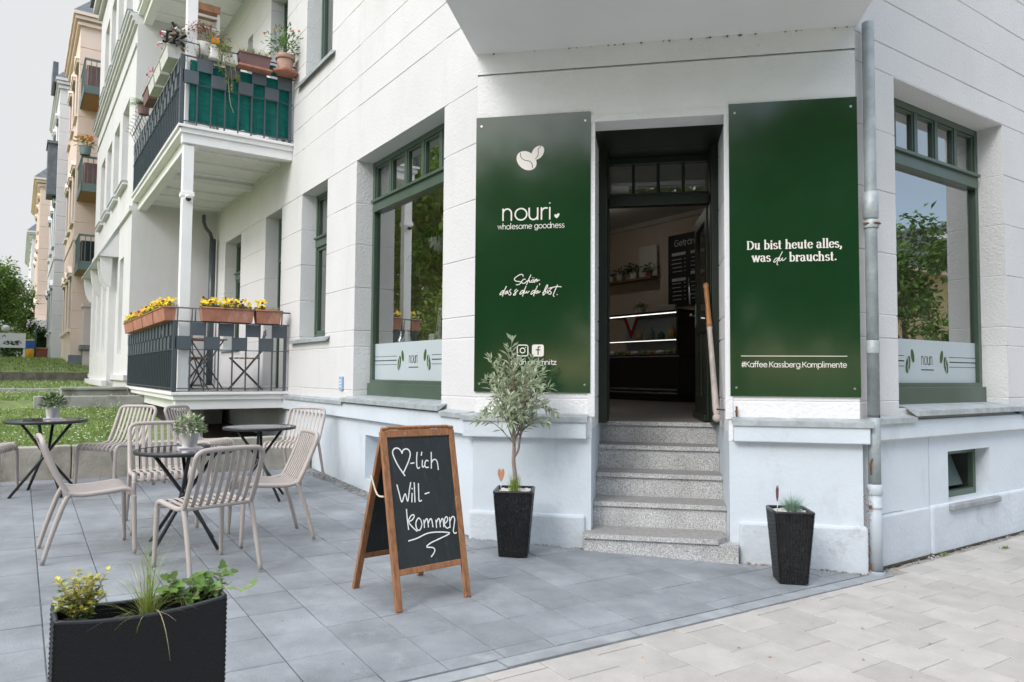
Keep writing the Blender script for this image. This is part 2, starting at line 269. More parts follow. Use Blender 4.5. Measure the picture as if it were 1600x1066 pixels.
# ------------------------------------------------------------------ mesh helpers
V = Vector
WL = {}                                                   # world position of every thing root (parts keep local coordinates)
class MB:
    """Collects shapes in world coordinates and links them as ONE mesh object."""
    def __init__(s): s.v = []; s.f = []; s.m = []; s.t = []; s.s = []
    def add(s, vs, fs, mi=0, tone=.5, smooth=False):
        o = len(s.v); s.v += [tuple(x) for x in vs]
        for f in fs:
            s.f.append(tuple(i+o for i in f)); s.m.append(mi); s.t.append(tone); s.s.append(smooth)
        return s
    def quad(s, a, b, c, d, mi=0, tone=.5): return s.add([a, b, c, d], [(0, 1, 2, 3)], mi, tone)
    def obox(s, c, a, b, d, mi=0, tone=.5):
        c, a, b, d = V(c), V(a), V(b), V(d)
        vs = [c+i*a+j*b+k*d for k in (-1, 1) for j in (-1, 1) for i in (-1, 1)]
        return s.add(vs, [(0, 2, 3, 1), (4, 5, 7, 6), (0, 1, 5, 4), (2, 6, 7, 3), (0, 4, 6, 2), (1, 3, 7, 5)], mi, tone)
    def box(s, x0, x1, y0, y1, z0, z1, mi=0, tone=.5):
        return s.obox(((x0+x1)/2, (y0+y1)/2, (z0+z1)/2), ((x1-x0)/2, 0, 0), (0, (y1-y0)/2, 0), (0, 0, (z1-z0)/2), mi, tone)
    def beam(s, p, q, w, h, up=(0, 0, 1), mi=0):
        p, q = V(p), V(q); d = q-p; x = d.cross(V(up)).normalized(); z = x.cross(d).normalized()
        return s.obox((p+q)/2, d/2, x*(w/2), z*(h/2), mi)
    def tube(s, pts, r, seg=8, mi=0, cap=True, tone=.5, flat=1.0, ref=None):
        pts = [V(p) for p in pts]; n = len(pts)
        rs = r if isinstance(r, (list, tuple)) else [r]*n
        d0 = (pts[1]-pts[0]).normalized(); x = V(ref) if ref else (V((0, 0, 1)) if abs(d0.z) < .9 else V((1, 0, 0)))
        vs = []
        for i, p in enumerate(pts):
            d = (pts[min(i+1, n-1)]-pts[max(i-1, 0)]).normalized()
            x = (x-d*x.dot(d)).normalized(); y = d.cross(x)
            for k in range(seg):
                a = 2*math.pi*k/seg; vs.append(p+(x*math.cos(a)*flat+y*math.sin(a))*rs[i])
        fs = [(i*seg+k, i*seg+(k+1) % seg, (i+1)*seg+(k+1) % seg, (i+1)*seg+k) for i in range(n-1) for k in range(seg)]
        s.add(vs, fs, mi, tone, True)
        if cap: s.add([], [], mi); o = len(s.v)-n*seg; s.f += [tuple(o+k for k in range(seg))[::-1], tuple(o+(n-1)*seg+k for k in range(seg))]; s.m += [mi]*2; s.t += [tone]*2; s.s += [False]*2
        return s
    def lathe(s, prof, c, seg=24, mi=0, smooth=True, sx=1, sy=1, cap=True):
        c = V(c); n = len(prof)
        vs = [c+V((r*math.cos(2*math.pi*k/seg)*sx, r*math.sin(2*math.pi*k/seg)*sy, z)) for r, z in prof for k in range(seg)]
        fs = [(i*seg+k, i*seg+(k+1) % seg, (i+1)*seg+(k+1) % seg, (i+1)*seg+k) for i in range(n-1) for k in range(seg)]
        s.add(vs, fs, mi, .5, smooth)
        if cap:
            o = len(s.v)-n*seg
            s.f += [tuple(o+k for k in range(seg))[::-1], tuple(o+(n-1)*seg+k for k in range(seg))]; s.m += [mi]*2; s.t += [.5]*2; s.s += [False]*2
        return s
    def prism(s, poly, o, u, v, n, th, mi=0):
        o, u, v, n = V(o), V(u), V(v), V(n); k = len(poly)
        vs = [o+u*a+v*b for a, b in poly]+[o+u*a+v*b+n*th for a, b in poly]
        return s.add(vs, [tuple(range(k))[::-1], tuple(range(k, 2*k))]+[(i, (i+1) % k, k+(i+1) % k, k+i) for i in range(k)], mi)
    def stroke(s, pts, w, o, u, v, n, k=0, contrast=1.0, mi=0, smooth=True):
        """A pen stroke lying on the plane (o,u,v); contrast < 1 thins the horizontals as a broad nib does."""
        o, u, v, n = V(o), V(u), V(v), V(n)
        p = [Vector((a, b)) for a, b in pts]
        if smooth and len(p) > 2:
            q = []
            for i in range(len(p)-1):
                a, b, c, d = p[max(i-1, 0)], p[i], p[i+1], p[min(i+2, len(p)-1)]
                for t in (0, .25, .5, .75): q.append(.5*((2*b)+(c-a)*t+(2*a-5*b+4*c-d)*t*t+(3*b-a-3*c+d)*t**3))
            p = q+[p[-1]]
        if len(p) == 2 and (p[1]-p[0]).length < 1e-6: p[1] = p[1]+Vector((w*.5, 0))
        L_, R_ = [], []
        for i in range(len(p)):
            d = p[min(i+1, len(p)-1)]-p[max(i-1, 0)]
            d = d.normalized() if d.length > 1e-9 else Vector((1, 0))
            hw = w/2*(contrast+(1-contrast)*abs(d.y)); e = d*hw*.6 if i == len(p)-1 else (-d*hw*.6 if i == 0 else d*0)
            nn = Vector((-d.y, d.x))*hw
            L_.append(p[i]+nn+e); R_.append(p[i]-nn+e)
        off = n*(.00018*k)
        vs = [o+u*a.x+v*a.y+off for a in L_]+[o+u*a.x+v*a.y+off for a in R_]; m = len(p)
        return s.add(vs, [(i, m+i, m+i+1, i+1) for i in range(m-1)], mi)
    def leaf(s, p, d, upv, L_, W_, mi=0, tone=.5, bend=.15):
        p, d, upv = V(p), V(d).normalized(), V(upv)
        x = d.cross(upv); x = x.normalized() if x.length > 1e-6 else V((1, 0, 0)); z = x.cross(d)
        a = p; b = p+d*L_*.45+x*W_/2+z*L_*.06; c = p+d*L_-z*L_*bend; e = p+d*L_*.45-x*W_/2+z*L_*.06
        return s.add([a, b, c, e], [(0, 1, 2), (0, 2, 3)], mi, tone)
    def blade(s, p, d, L_, w, droop=.5, mi=0, tone=.5, seg=4):
        """A grass blade that starts along d and bends over with gravity."""
        p, d = V(p), V(d).normalized(); side = d.cross(V((0, 0, 1)))
        side = side.normalized() if side.length > 1e-3 else V((1, 0, 0))
        side = (side+V((random.uniform(-.4, .4), random.uniform(-.4, .4), 0))).normalized()
        vs = []
        for i in range(seg+1):
            t = i/seg; ww = w*(1-t*.92)/2
            vs += [p-side*ww, p+side*ww]
            p = p+d*(L_/seg); d = (d+V((d.x*.25, d.y*.25, -droop/seg*1.6))).normalized()
        return s.add(vs, [(2*i, 2*i+1, 2*i+3, 2*i+2) for i in range(seg)], mi, tone)
    def build(s, name, mats, parent=None, bevel=0, weld=False):
        me = bpy.data.meshes.new(name)
        base = WL.get(parent, V((0, 0, 0))) if parent else V((0, 0, 0))
        me.from_pydata([tuple(V(x)-base) for x in s.v], [], s.f)
        for m_ in (mats if isinstance(mats, (list, tuple)) else [mats]): me.materials.append(M[m_] if isinstance(m_, str) else m_)
        me.polygons.foreach_set('material_index', s.m); me.polygons.foreach_set('use_smooth', s.s)
        at = me.attributes.new('tone', 'FLOAT', 'FACE'); at.data.foreach_set('value', s.t)
        me.update()
        o = bpy.data.objects.new(name, me); C.objects.link(o)
        if parent: o.parent = parent
        WL[o] = base
        if bevel:
            b = o.modifiers.new('bevel', 'BEVEL'); b.width = bevel; b.segments = 2; b.limit_method = 'ANGLE'; b.angle_limit = R(50)
        return o
def build_each(mb, name, mats, parent=None, bevel=0):
    """Links every separate piece of a builder as a part of its own."""
    par = list(range(len(mb.v)))
    def find(i):
        while par[i] != i: par[i] = par[par[i]]; i = par[i]
        return i
    for f in mb.f:
        for i in f[1:]: par[find(i)] = find(f[0])
    grp = {}
    for k, f in enumerate(mb.f): grp.setdefault(find(f[0]), []).append(k)
    out = []
    for ks in grp.values():
        n = MB(); ids = {}
        for k in ks:
            for i in mb.f[k]:
                if i not in ids: ids[i] = len(n.v); n.v.append(mb.v[i])
            n.f.append(tuple(ids[i] for i in mb.f[k])); n.m.append(mb.m[k]); n.t.append(mb.t[k]); n.s.append(mb.s[k])
        out.append(n.build(name, mats, parent, bevel))
    return out
def smooth_path(pts, k=4):
    p = [V(q) for q in pts]; out = []
    for i in range(len(p)-1):
        a, b, c, d = p[max(i-1, 0)], p[i], p[i+1], p[min(i+2, len(p)-1)]
        for j in range(k):
            t = j/k; out.append(.5*((2*b)+(c-a)*t+(2*a-5*b+4*c-d)*t*t+(3*b-a-3*c+d)*t**3))
    return out+[p[-1]]
def tag(o, label, cat, group=None, kind=None):
    if label: o['label'] = label
    if cat: o['category'] = cat
    if group: o['group'] = group
    if kind: o['kind'] = kind
    return o
def thing(name, label, cat, loc=(0, 0, 0), group=None):
    o = bpy.data.objects.new(name, None); o.empty_display_size = .1; C.objects.link(o); o.location = loc; WL[o] = V(loc)
    return tag(o, label, cat, group)
def structure(name, mb, m): return tag(mb.build(name, m), None, None, None, 'structure')
def copy_tree(root, loc, rz, label, scale=1):
    r = root.copy(); C.objects.link(r); r.location = loc; r.rotation_euler = (0, 0, rz); r['label'] = label; r.scale = (scale,)*3
    for ch in root.children:
        c = ch.copy(); C.objects.link(c); c.parent = r
        for g in ch.children:
            e = g.copy(); C.objects.link(e); e.parent = c
    return r
def rnd(a, b): return random.uniform(a, b)
def ground(x, y): return -1.431-.0206*x+.0335*y           # the terrace falls gently to the corner
# ------------------------------------------------------------------ facade helpers
Z = V((0, 0, 1))
def facade(mb, o, u, n, u0, u1, z0, z1, ops=(), grooves=(), mi=0, gd=.008, gw=.0075, rmi=None):
    """Rendered wall with V-joints and openings; every opening gets its reveals, the joints run round into them."""
    o, u, n = V(o), V(u), V(n); rmi = mi if rmi is None else rmi
    us = {u0, u1, *[a for op in ops for a in op[:2]]}
    if grooves: us |= {u0+(u1-u0)*i/max(1, int((u1-u0)/.5)) for i in range(max(1, int((u1-u0)/.5)))}
    us = sorted(us); us = [a for i, a in enumerate(us) if i == 0 or a-us[i-1] > .02 or any(abs(a-k) < 1e-9 for op in ops for k in op[:2])]; jr = random.Random(7); jit = {}
    J = lambda a, z: jit.setdefault((round(a, 4), round(z, 4)), jr.uniform(.35, 1.35)); zs = {z0, z1, *[a for op in ops for a in op[2:4]]}
    for g in grooves:
        if z0+gw < g < z1-gw: zs |= {g-gw, g, g+gw}
    zs = sorted(z for z in zs if z0 <= z <= z1)
    dz = lambda z: -gd if any(abs(z-g) < 1e-6 for g in grooves) and z0 < z < z1 else 0.0
    P = lambda a, z, d: o+u*a+n*d+Z*z
    for i in range(len(us)-1):
        for j in range(len(zs)-1):
            ca, cz = (us[i]+us[i+1])/2, (zs[j]+zs[j+1])/2
            if any(op[0] < ca < op[1] and op[2] < cz < op[3] for op in ops): continue
            a, b, c, d = us[i], us[i+1], zs[j], zs[j+1]
            mb.quad(P(a, c, dz(c)*J(a, c)), P(b, c, dz(c)*J(b, c)), P(b, d, dz(d)*J(b, d)), P(a, d, dz(d)*J(a, d)), mi)
    for op in ops:
        a, b, c, d, dep = op[:5]
        if not dep: continue
        zz = [z for z in zs if c <= z <= d]
        for j in range(len(zz)-1):
            e, f = zz[j], zz[j+1]; ge = dz(e) if c < e < d else 0; gf = dz(f) if c < f < d else 0; ae, af, be, bf = ge*J(a, e), gf*J(a, f), ge*J(b, e), gf*J(b, f)
            mb.quad(P(a+ae, e, ae), P(a+af, f, af), P(a+af, f, -dep), P(a+ae, e, -dep), rmi)
            mb.quad(P(b-be, e, be), P(b-bf, f, bf), P(b-bf, f, -dep), P(b-be, e, -dep), rmi)
        mb.quad(P(a, c, 0), P(b, c, 0), P(b, c, -dep), P(a, c, -dep), rmi); mb.quad(P(a, d, 0), P(b, d, 0), P(b, d, -dep), P(a, d, -dep), rmi)
    return mb
def fbox(mb, o, u, n, a, b, c, d, n0, n1, mi=0, tone=.5):
    o, u, n = V(o), V(u), V(n)
    return mb.obox(o+u*(a+b)/2+n*(n0+n1)/2+Z*(c+d)/2, u*(b-a)/2, n*(n1-n0)/2, Z*(d-c)/2, mi, tone)
def fquad(mb, o, u, n, a, b, c, d, off, mi=0):
    o, u, n = V(o), V(u), V(n)
    return mb.quad(o+u*a+n*off+Z*c, o+u*b+n*off+Z*c, o+u*b+n*off+Z*d, o+u*a+n*off+Z*d, mi)
def window(parent, o, u, n, a, b, c, d, dep, m='green_frame', fw_=.055, transom=None, top_n=1, low_n=1, panel=0, gm='glass', name='window', back=None):
    """Window part: frame mesh, with its panes as sub-parts. transom = z of the bar, top_n / low_n = lights above and below it."""
    mb = MB(); F = lambda *q: fbox(mb, o, u, n, *q)
    n1, n0 = -dep+.0, -dep-.07
    F(a, a+fw_, c, d, n0, n1); F(b-fw_, b, c, d, n0, n1); F(a+fw_, b-fw_, d-fw_, d, n0, n1-.002); F(a+fw_, b-fw_, c, c+fw_, n0, n1-.002)
    if panel:
        F(a+fw_, b-fw_, c+fw_, c+panel, n0+.02, n1-.012); F(a+fw_, b-fw_, c+panel, c+panel+.05, n0, n1+.012)
        F(a+.004, b-.004, c-.004, c+.16, n1+.003, n1+.035)
    low = c+(panel+.05 if panel else fw_)
    if transom:
        F(a+fw_, b-fw_, transom-.06, transom+.06, n0, n1+.022); F(a+fw_, b-fw_, transom+.045, transom+.075, n1+.024, n1+.05)
        w = (b-a-2*fw_)/top_n
        for i in range(1, top_n): F(a+fw_+w*i-.028, a+fw_+w*i+.028, transom+.06, d-fw_, n0+.004, n1-.006)
        for i in range(top_n):                               # slim sashes in the top lights
            x0, x1 = a+fw_+w*i+(.028 if i else 0), a+fw_+w*(i+1)-(.028 if i < top_n-1 else 0)
            for q in ((x0, x0+.022, transom+.06, d-fw_), (x1-.022, x1, transom+.06, d-fw_), (x0+.022, x1-.022, d-fw_-.022, d-fw_), (x0+.022, x1-.022, transom+.06, transom+.082)): F(*q, n0+.01, n1-.016)
    w = (b-a-2*fw_)/low_n; hi = (transom-.06) if transom else d-fw_
    for i in range(1, low_n): F(a+fw_+w*i-.03, a+fw_+w*i+.03, low, hi, n0, n1-.004)
    if low_n > 1 or not panel:
        for i in range(low_n):
            x0, x1 = a+fw_+w*i+(.03 if i else 0), a+fw_+w*(i+1)-(.03 if i < low_n-1 else 0)
            for q in ((x0, x0+.04, low, hi), (x1-.04, x1, low, hi), (x0+.04, x1-.04, hi-.04, hi), (x0+.04, x1-.04, low, low+.05)): F(*q, n0+.008, n1-.010)
    fr = mb.build(name, m, parent, bevel=.004)
    g = MB()
    if transom:
        w = (b-a-2*fw_)/top_n
        for i in range(top_n): fquad(g, o, u, n, a+fw_+w*i, a+fw_+w*(i+1), transom+.02, d-.02, n1-.04-.0012*(i % 2))
    fquad(g, o, u, n, a+.02, b-.02, low-.02, hi+.02, n1-.04)
    gl = g.build('pane', gm, fr); 
    if back:
        k = MB(); fquad(k, o, u, n, a+.02, b-.02, c+.02, d-.02, n0-.06); k.build('curtain', back, fr)
    return fr
LX, LO, LU, LN = 3.131, (3.131, 0, 0), (0, 1, 0), (-1, 0, 0)       # left facade: u = y
RY, RO, RU, RN = 3.058, (0, 3.058, 0), (1, 0, 0), (0, -1, 0)       # right facade: u = x
q2 = math.sqrt(.5)
CO, CU, CN = (3.1306, 5.152, 0), (q2, -q2, 0), (-q2, -q2, 0)       # chamfered corner: u = 0 .. 2.962
CW = 2.9617
def CH(s_, off, z): return V(CO)+V(CU)*s_+V(CN)*off+Z*z
# ------------------------------------------------------------------ the ground
def clip(poly, a, b, c):                                  # keep a*x + b*y <= c
    out = []
    for i in range(len(poly)):
        p, q = poly[i], poly[(i+1) % len(poly)]
        dp_, dq = a*p[0]+b*p[1]-c, a*q[0]+b*q[1]-c
        if dp_ <= 0: out.append(p)
        if dp_*dq < 0:
            t = dp_/(dp_-dq); out.append((p[0]+t*(q[0]-p[0]), p[1]+t*(q[1]-p[1])))
    return out
def slab(mb, poly, zf, h, ch=.004, tone=.5, tilt=.0012):
    k = len(poly)
    if k < 3: return
    cx, cy = sum(p[0] for p in poly)/k, sum(p[1] for p in poly)/k
    if abs(sum(poly[i][0]*poly[(i+1) % k][1]-poly[(i+1) % k][0]*poly[i][1] for i in range(k)))/2 < .008: return
    ta, tb, tz = rnd(-tilt, tilt)*6, rnd(-tilt, tilt)*6, rnd(-tilt, tilt)
    zz = lambda x, y: zf(x, y)+tz+ta*(x-cx)+tb*(y-cy)
    inn = []
    for x, y in poly:
        d = math.hypot(x-cx, y-cy); f = max(0, 1-ch*1.5/d); inn.append((cx+(x-cx)*f, cy+(y-cy)*f))
    vs = [(x, y, zz(x, y)) for x, y in inn]+[(x, y, zz(x, y)-ch) for x, y in poly]+[(x, y, zz(x, y)-h) for x, y in poly]
    mb.add(vs, [tuple(range(k))], 0, tone)
    mb.add(vs, [(i, (i+1) % k, k+(i+1) % k, k+i) for i in range(k)]+[(k+i, k+(i+1) % k, 2*k+(i+1) % k, 2*k+i) for i in range(k)], 0, tone*.8)
random.seed(11)
g = MB(); g.quad((-300, -300, -1.75), (300, -300, -1.75), (300, 300, -1.75), (-300, 300, -1.75)); structure('ground', g, 'lawn')
# terrace bed (joint sand, gravel along the walls) and its grey slabs
g = MB(); P = lambda x, y, d=0: (x, y, ground(x, y)+d)
g.quad(P(-4, 2.88, -.009), P(6, 2.88, -.009), P(6, 9.2, -.009), P(-4, 9.2, -.009)); structure('terrace_bed', g, 'joint')
g = MB()
for i in range(-13, 17):
    for j in range(-2, 18):
        x0, y0 = .15+.31*i+.0025, 3.44+.335*j+.0025; x1, y1 = x0+.305, y0+.33
        p = clip([(x0, y0), (x1, y0), (x1, y1), (x0, y1)], 0, -1, -2.995)
        p = clip(p, 0, 1, 9.06); p = clip(p, 1, 1, 8.2825-.13+rnd(-.012, .012)) if y1 < 5.3 else clip(p, 1, 0, 3.131-.20+rnd(-.015, .015))
        slab(g, p, ground, .04, .003, rnd(0, 1))
structure('terrace', g, 'paver')
sidew = lambda x, y: (-1.3345-.0206*min(x, 5.4))+.012*(y-2.88)
g = MB()
for x0, x1 in ((-6, 5.4), (5.4, 18)):
    g.quad(*[(x, y, sidew(x, y)-.008) for x, y in ((x0, -3.2), (x1, -3.2), (x1, 3.2), (x0, 3.2))])
structure('sidewalk_bed', g, 'sidejoint')
g = MB()
for i in range(-30, 44):
    for j in range(-32, 46):
        x0 = 3.672+.31*i+.002; y0 = 2.489-.155*i+.31*j+.002
        if y0 < -3.2 or y0 > 3.1: continue
        p = [(x0, y0), (x0+.306, y0), (x0+.306, y0+.306), (x0, y0+.306)]
        p = clip(p, 0, 1, 2.872) if x0 < 5.5 else clip(p, 0, 1, 2.96)
        slab(g, p, sidew, .04, .003, rnd(0, 1), .0009)
structure('sidewalk', g, 'sidewalk')
g = MB()
for k in range(11):
    x0 = -4+k*.85; g.obox((x0+.425, 2.933+rnd(-.004, .004), sidew(x0+.425, 2.9)-.055+rnd(-.002, .002)), (.421, 0, -.0206*.446), (0, .048, 0), (0, 0, .058), 0, rnd(0, 1))
structure('edging_kerb', g, 'curb')
# broken gravel along the foot of the walls
g = MB()
for k in range(1500):
    w = random.random()
    if w < .42: y = rnd(5.2, 9.0); x = 3.131-abs(random.gauss(0, .075))-.02; z = ground(x, y)-.004
    elif w < .75:
        s_ = rnd(0, CW); p = CH(s_, abs(random.gauss(0, .05))+.03, 0); x, y = p.x, p.y; z = ground(x, y)-.004
    else: x = rnd(5.2, 10); y = 3.058-abs(random.gauss(0, .035))-.01; z = sidew(x, y)-.004
    r = rnd(.002, .007)*(1.5 if random.random() < .1 else 1); a = rnd(0, 6.3)
    g.obox((x, y, z+r*.5), (r*math.cos(a), r*math.sin(a), r*.3), (-r*.8*math.sin(a), r*.8*math.cos(a), 0), (0, r*.2, r*.6), 0, rnd(0, 1))
tag(g.build('gravel', 'gravel'), None, None, None, 'stuff')
g = MB()
for k in range(260):                                       # dry leaves and crumbs, mostly in the corners of the wall
    q = random.random()
    if q < .45: p = CH(rnd(1.9, 2.95), .04+abs(random.gauss(0, .06)), 0); x, y = p.x, p.y
    elif q < .6: x, y = 3.08-abs(random.gauss(0, .06)), rnd(8.0, 9.0)
    elif q < .8: x, y = rnd(.5, 5), rnd(3.0, 6.5)
    else: x, y = rnd(2.5, 8), rnd(1.2, 2.9)
    if x+y > 8.2 and x < 5.2 and y > 3.05: continue
    z = (ground(x, y) if y > 2.97 else sidew(x, y))+.004
    a = rnd(0, 6.3); g.leaf((x, y, z), (math.cos(a), math.sin(a), .1), (0, 0, 1), rnd(.008, .026), rnd(.005, .014), 0, rnd(0, 1))
tag(g.build('leaf_litter', 'litter'), None, None, None, 'stuff')
g = MB()
for cx, cy in ((7.0, 2.82), (7.6, 2.75), (6.3, 2.98), (8.1, 2.9)):
    for k in range(60): a = rnd(0, 6.3); g.blade((cx+random.gauss(0, .025), cy+random.gauss(0, .012), sidew(cx, cy)), (math.cos(a)*.5, math.sin(a)*.5, .7), rnd(.02, .05), .004, .6, 0, rnd(0, 1), 2)
tag(g.build('joint_weeds', 'blade'), None, None, None, 'stuff')
g = MB(); k = 0                                            # open, crumbling gap between the right wall and the pavement
xs = [5.36+.07*i for i in range(70)]; wd = [.012+abs(random.gauss(0, .010)) for _ in xs]
for i in range(69): g.quad((xs[i], 3.05, sidew(xs[i], 3.0)+.010), (xs[i+1], 3.05, sidew(xs[i+1], 3.0)+.010), (xs[i+1], 3.034-wd[i+1], sidew(xs[i+1], 3.0)+.004), (xs[i], 3.034-wd[i], sidew(xs[i], 3.0)+.004))
structure('wall_gap', g, 'soil')
g = MB()
for k in range(170):                                       # brown moss and leaf mould behind the foot of the pipe
    z = -1.42+.62*random.random()**1.6; g.leaf((5.233+random.gauss(0, .007), 3.015+random.gauss(0, .014), z), (rnd(-1, 1), rnd(-1, .2), rnd(-1, 1)), (0, 0, 1), rnd(.008, .02), rnd(.008, .014), 0, rnd(0, 1))
tag(g.build('leaf_mould', 'petunia'), None, None, None, 'stuff')
# street and far pavement (behind the camera, seen in the windows)
g = MB(); g.quad((-60, -11, -1.66), (80, -11, -1.66), (80, -3.3, -1.66), (-60, -3.3, -1.66)); structure('street', g, 'asphalt')
g = MB(); g.box(-60, 80, -3.34, -3.2, -1.75, -1.50); structure('street_kerb', g, 'curb')
g = MB(); g.box(-60, 80, -14, -11, -1.75, -1.54); structure('far_pavement', g, 'sidewalk')
# lawn rising in low terraces beyond the seating
PROF = [(9.2, -.83), (11, -.70), (13.4, -.58), (13.6, -.47), (17.0, -.43), (17.2, -.38), (22.9, -.30), (23.1, -.06), (26, .22), (30, .42), (44, .75), (90, 1.6)]
def lawn_z(y):
    for (a, b), (c, d) in zip(PROF, PROF[1:]):
        if a <= y <= c: return b+(d-b)*(y-a)/(c-a)
    return PROF[-1][1]
g = MB()
for (a, b), (c, d) in zip(PROF, PROF[1:]):
    for x0, x1 in ((-40, -6), (-6, -1), (-1, 1.72)):
        g.quad((x0, a, b), (x1, a, b), (x1, c, d), (x0, c, d))
structure('lawn', g, 'lawn')
g = MB(); random.seed(5)
def tuft(x, y, n, h, z=None):
    z = lawn_z(y) if z is None else z
    for k in range(n):
        a = rnd(0, 6.3); g.blade((x+random.gauss(0, .03), y+random.gauss(0, .03), z-.01), (math.cos(a)*.45, math.sin(a)*.45, .9), rnd(.5, 1.2)*h, .006+.0004*y, .7, 0, rnd(0, 1), 2)
for k in range(5200):
    y = 9.22+(random.random()**1.7)*21; w = .09*y
    x = rnd(-.45-w*.12, min(1.75, .25+w))
    if 13.3 < y < 13.7 or 22.85 < y < 23.15 or (x > 1.5 and 14.9 < y < 22.9): continue
    tuft(x, y, 5, .07+.002*y)
tag(g.build('grass', 'blade'), None, None, None, 'stuff')
g = MB()
for k in range(750):
    y = 9.4+(random.random()**1.5)*17; x = rnd(-.6, min(1.7, .2+.09*y)); z = lawn_z(y)+rnd(.03, .09); r = rnd(.006, .013)
    if 13.3 < y < 13.7: continue
    mi = 1 if random.random() < .06 else 0; r *= 1.6 if mi else 1
    g.lathe([(0, 0), (r, .002), (r*.8, .006), (0, .008)], (x, y, z), 6, mi, cap=False)
tag(g.build('daisies', ['daisy', 'dandelion']), None, None, None, 'stuff')
def wallblock(name, x0, x1, y0, y1, z0, z1, m, label, cap=0, joint=1.0):
    mb = MB(); k = max(1, int((x1-x0)/joint)); w = (x1-x0)/k
    for i in range(k): mb.box(x0+i*w+.004, x0+(i+1)*w-.004, y0+rnd(-.004, .004), y1, z0, z1-cap+rnd(-.005, .005))
    if cap: mb.box(x0, x1, y0-.03, y1+.02, z1-cap, z1)
    return tag(mb.build(name, m, bevel=.012), label, 'wall')
wallblock('retaining_wall', -6, 3.12, 9.10, 9.28, -1.5, -.79, 'wall_lime', 'low weathered stone retaining wall between the paved terrace and the lawn', 0, .62)
wallblock('garden_wall', .22, 3.0, 13.4, 13.6, -1.3, -.385, 'concrete', 'pale concrete garden wall crossing the lawn beside the balcony', 0, 1.4)
wallblock('garden_step', .62, 1.62, 14.3, 14.65, -1.0, -.265, 'concrete', 'short raised concrete block on the lawn in front of the white wing', .05, 1.0)
wallblock('garden_kerb', -3, 1.5, 17.0, 17.2, -1.0, -.335, 'concrete', 'thin concrete kerb crossing the lawn halfway to the dark mossy wall', 0, 1.5)
wallblock('mossy_wall', -6, 1.62, 22.9, 23.1, -1.0, -.02, 'concrete_dark', 'dark mossy terrace wall below the peach house', 0, 1.6)

# ------------------------------------------------------------------ the corner house
H = thing('corner_house', 'white rendered corner house with green framed windows and a recessed cafe entrance', 'building', (4.6, 6.0, -1.4))
GR = [-.19, .305, .4865, .975, 1.4635, 1.94, 2.42, 3.04, 3.385, 3.75, 4.24, 4.72, 5.21, 5.70, 6.2]
GRR = [-.185, .305, .4865, .975, 1.4635, 1.94, 2.427, 2.655, 3.02, 3.395, 3.76, 4.24, 4.72, 5.21]
SHOP_L = (5.725, 7.785, -.268, 2.425); SHOP_R = (5.78, 7.73, -.245, 2.42)
OPL = [(*SHOP_L, .22), (8.72, 9.71, .44, 2.425, .22), (10.61, 11.45, -.24, 2.41, .22), (12.95, 14.10, .43, 2.40, .22),
       (8.65, 9.65, 3.98, 6.1, .22), (10.55, 11.42, 3.3, 5.85, .22), (12.5, 12.82, 4.6, 5.75, .18)]
OPR = [(*SHOP_R, .24), (10.2, 12.1, -.245, 2.42, .24)]
w = MB()
facade(w, LO, LU, LN, 5.152, 14.9, -.5, 11.0, OPL, GR, 0, rmi=1)
facade(w, RO, RU, RN, 5.2245, 14.0, -.5, 11.0, OPR, GRR, 0, rmi=1)
facade(w, CO, CU, CN, 0, CW, -.5, 2.50, [(.961, 2.016, -.5, 2.07, 0)], [-.19, .305, .4865, .975, 1.4635, 1.94], 2)
facade(w, CO, CU, CN, 0, CW, 2.515, 11.0, (), (), 2)
w.quad(CH(0, -.012, 2.50), CH(CW, -.012, 2.50), CH(CW, -.012, 2.515), CH(0, -.012, 2.515), 2)
for s0, sg in ((.961, 1), (2.016, -1)):                   # deep white door reveals with their joints
    zz = [-.43, -.20, -.19, -.18, .295, .305, .315, .4765, .4865, .4965, .965, .975, .985, 1.4535, 1.4635, 1.4735, 1.93, 1.94, 1.95, 2.07]
    dz_ = lambda z: .009*sg if any(abs(z-k) < 1e-6 for k in GR) else 0
    for a, b in zip(zz, zz[1:]): w.quad(CH(s0-dz_(a), 0, a), CH(s0-dz_(a), -.76, a), CH(s0-dz_(b), -.76, b), CH(s0-dz_(b), 0, b), 1)
w.quad(CH(.961, 0, 2.07), CH(2.016, 0, 2.07), CH(2.016, -.235, 2.06), CH(.961, -.235, 2.06), 1)
for s0 in (.961, 2.016): w.quad(CH(s0, 0, -.43), CH(s0, -1.2, -.43), CH(s0, -1.2, -1.6), CH(s0, 0, -1.6), 3)
# the white casing round the door
for a, b, c, d in ((.93, .985, -.33, 2.11), (1.992, 2.047, -.33, 2.11)): fbox(w, CO, CU, CN, a, b, c, d, -.02, .010, 1)
fbox(w, CO, CU, CN, .93, 2.047, 2.055, 2.112, -.02, .014, 1)
w.box(3.3, 14, 3.3, 14.9, 10.9, 11.0)                      # flat top
w.quad((14, 3.058, -1.6), (14, 14.9, -1.6), (14, 14.9, 11), (14, 3.058, 11), 0)
w.quad((3.131, 14.9, -1.6), (14, 14.9, -1.6), (14, 14.9, 11), (3.131, 14.9, 11), 0)
w.build('wall', ['stucco', 'stucco_reveal', 'stucco_rough', 'plinth'], H)
p = MB()
CELL_L = (6.80, 7.41, -1.13, -.66, .22); CELL_R = (6.545, 7.318, -1.05, -.625, .17)
facade(p, LO, LU, LN, 5.13, 14.9, -1.75, -.5, [CELL_L], (), 0); p.build('plinth', 'plinth', H); p = MB()
facade(p, RO, RU, RN, 5.20, 14.0, -1.75, -.5, [CELL_R], (), 0); p.build('plinth', 'plinth', H); p = MB()
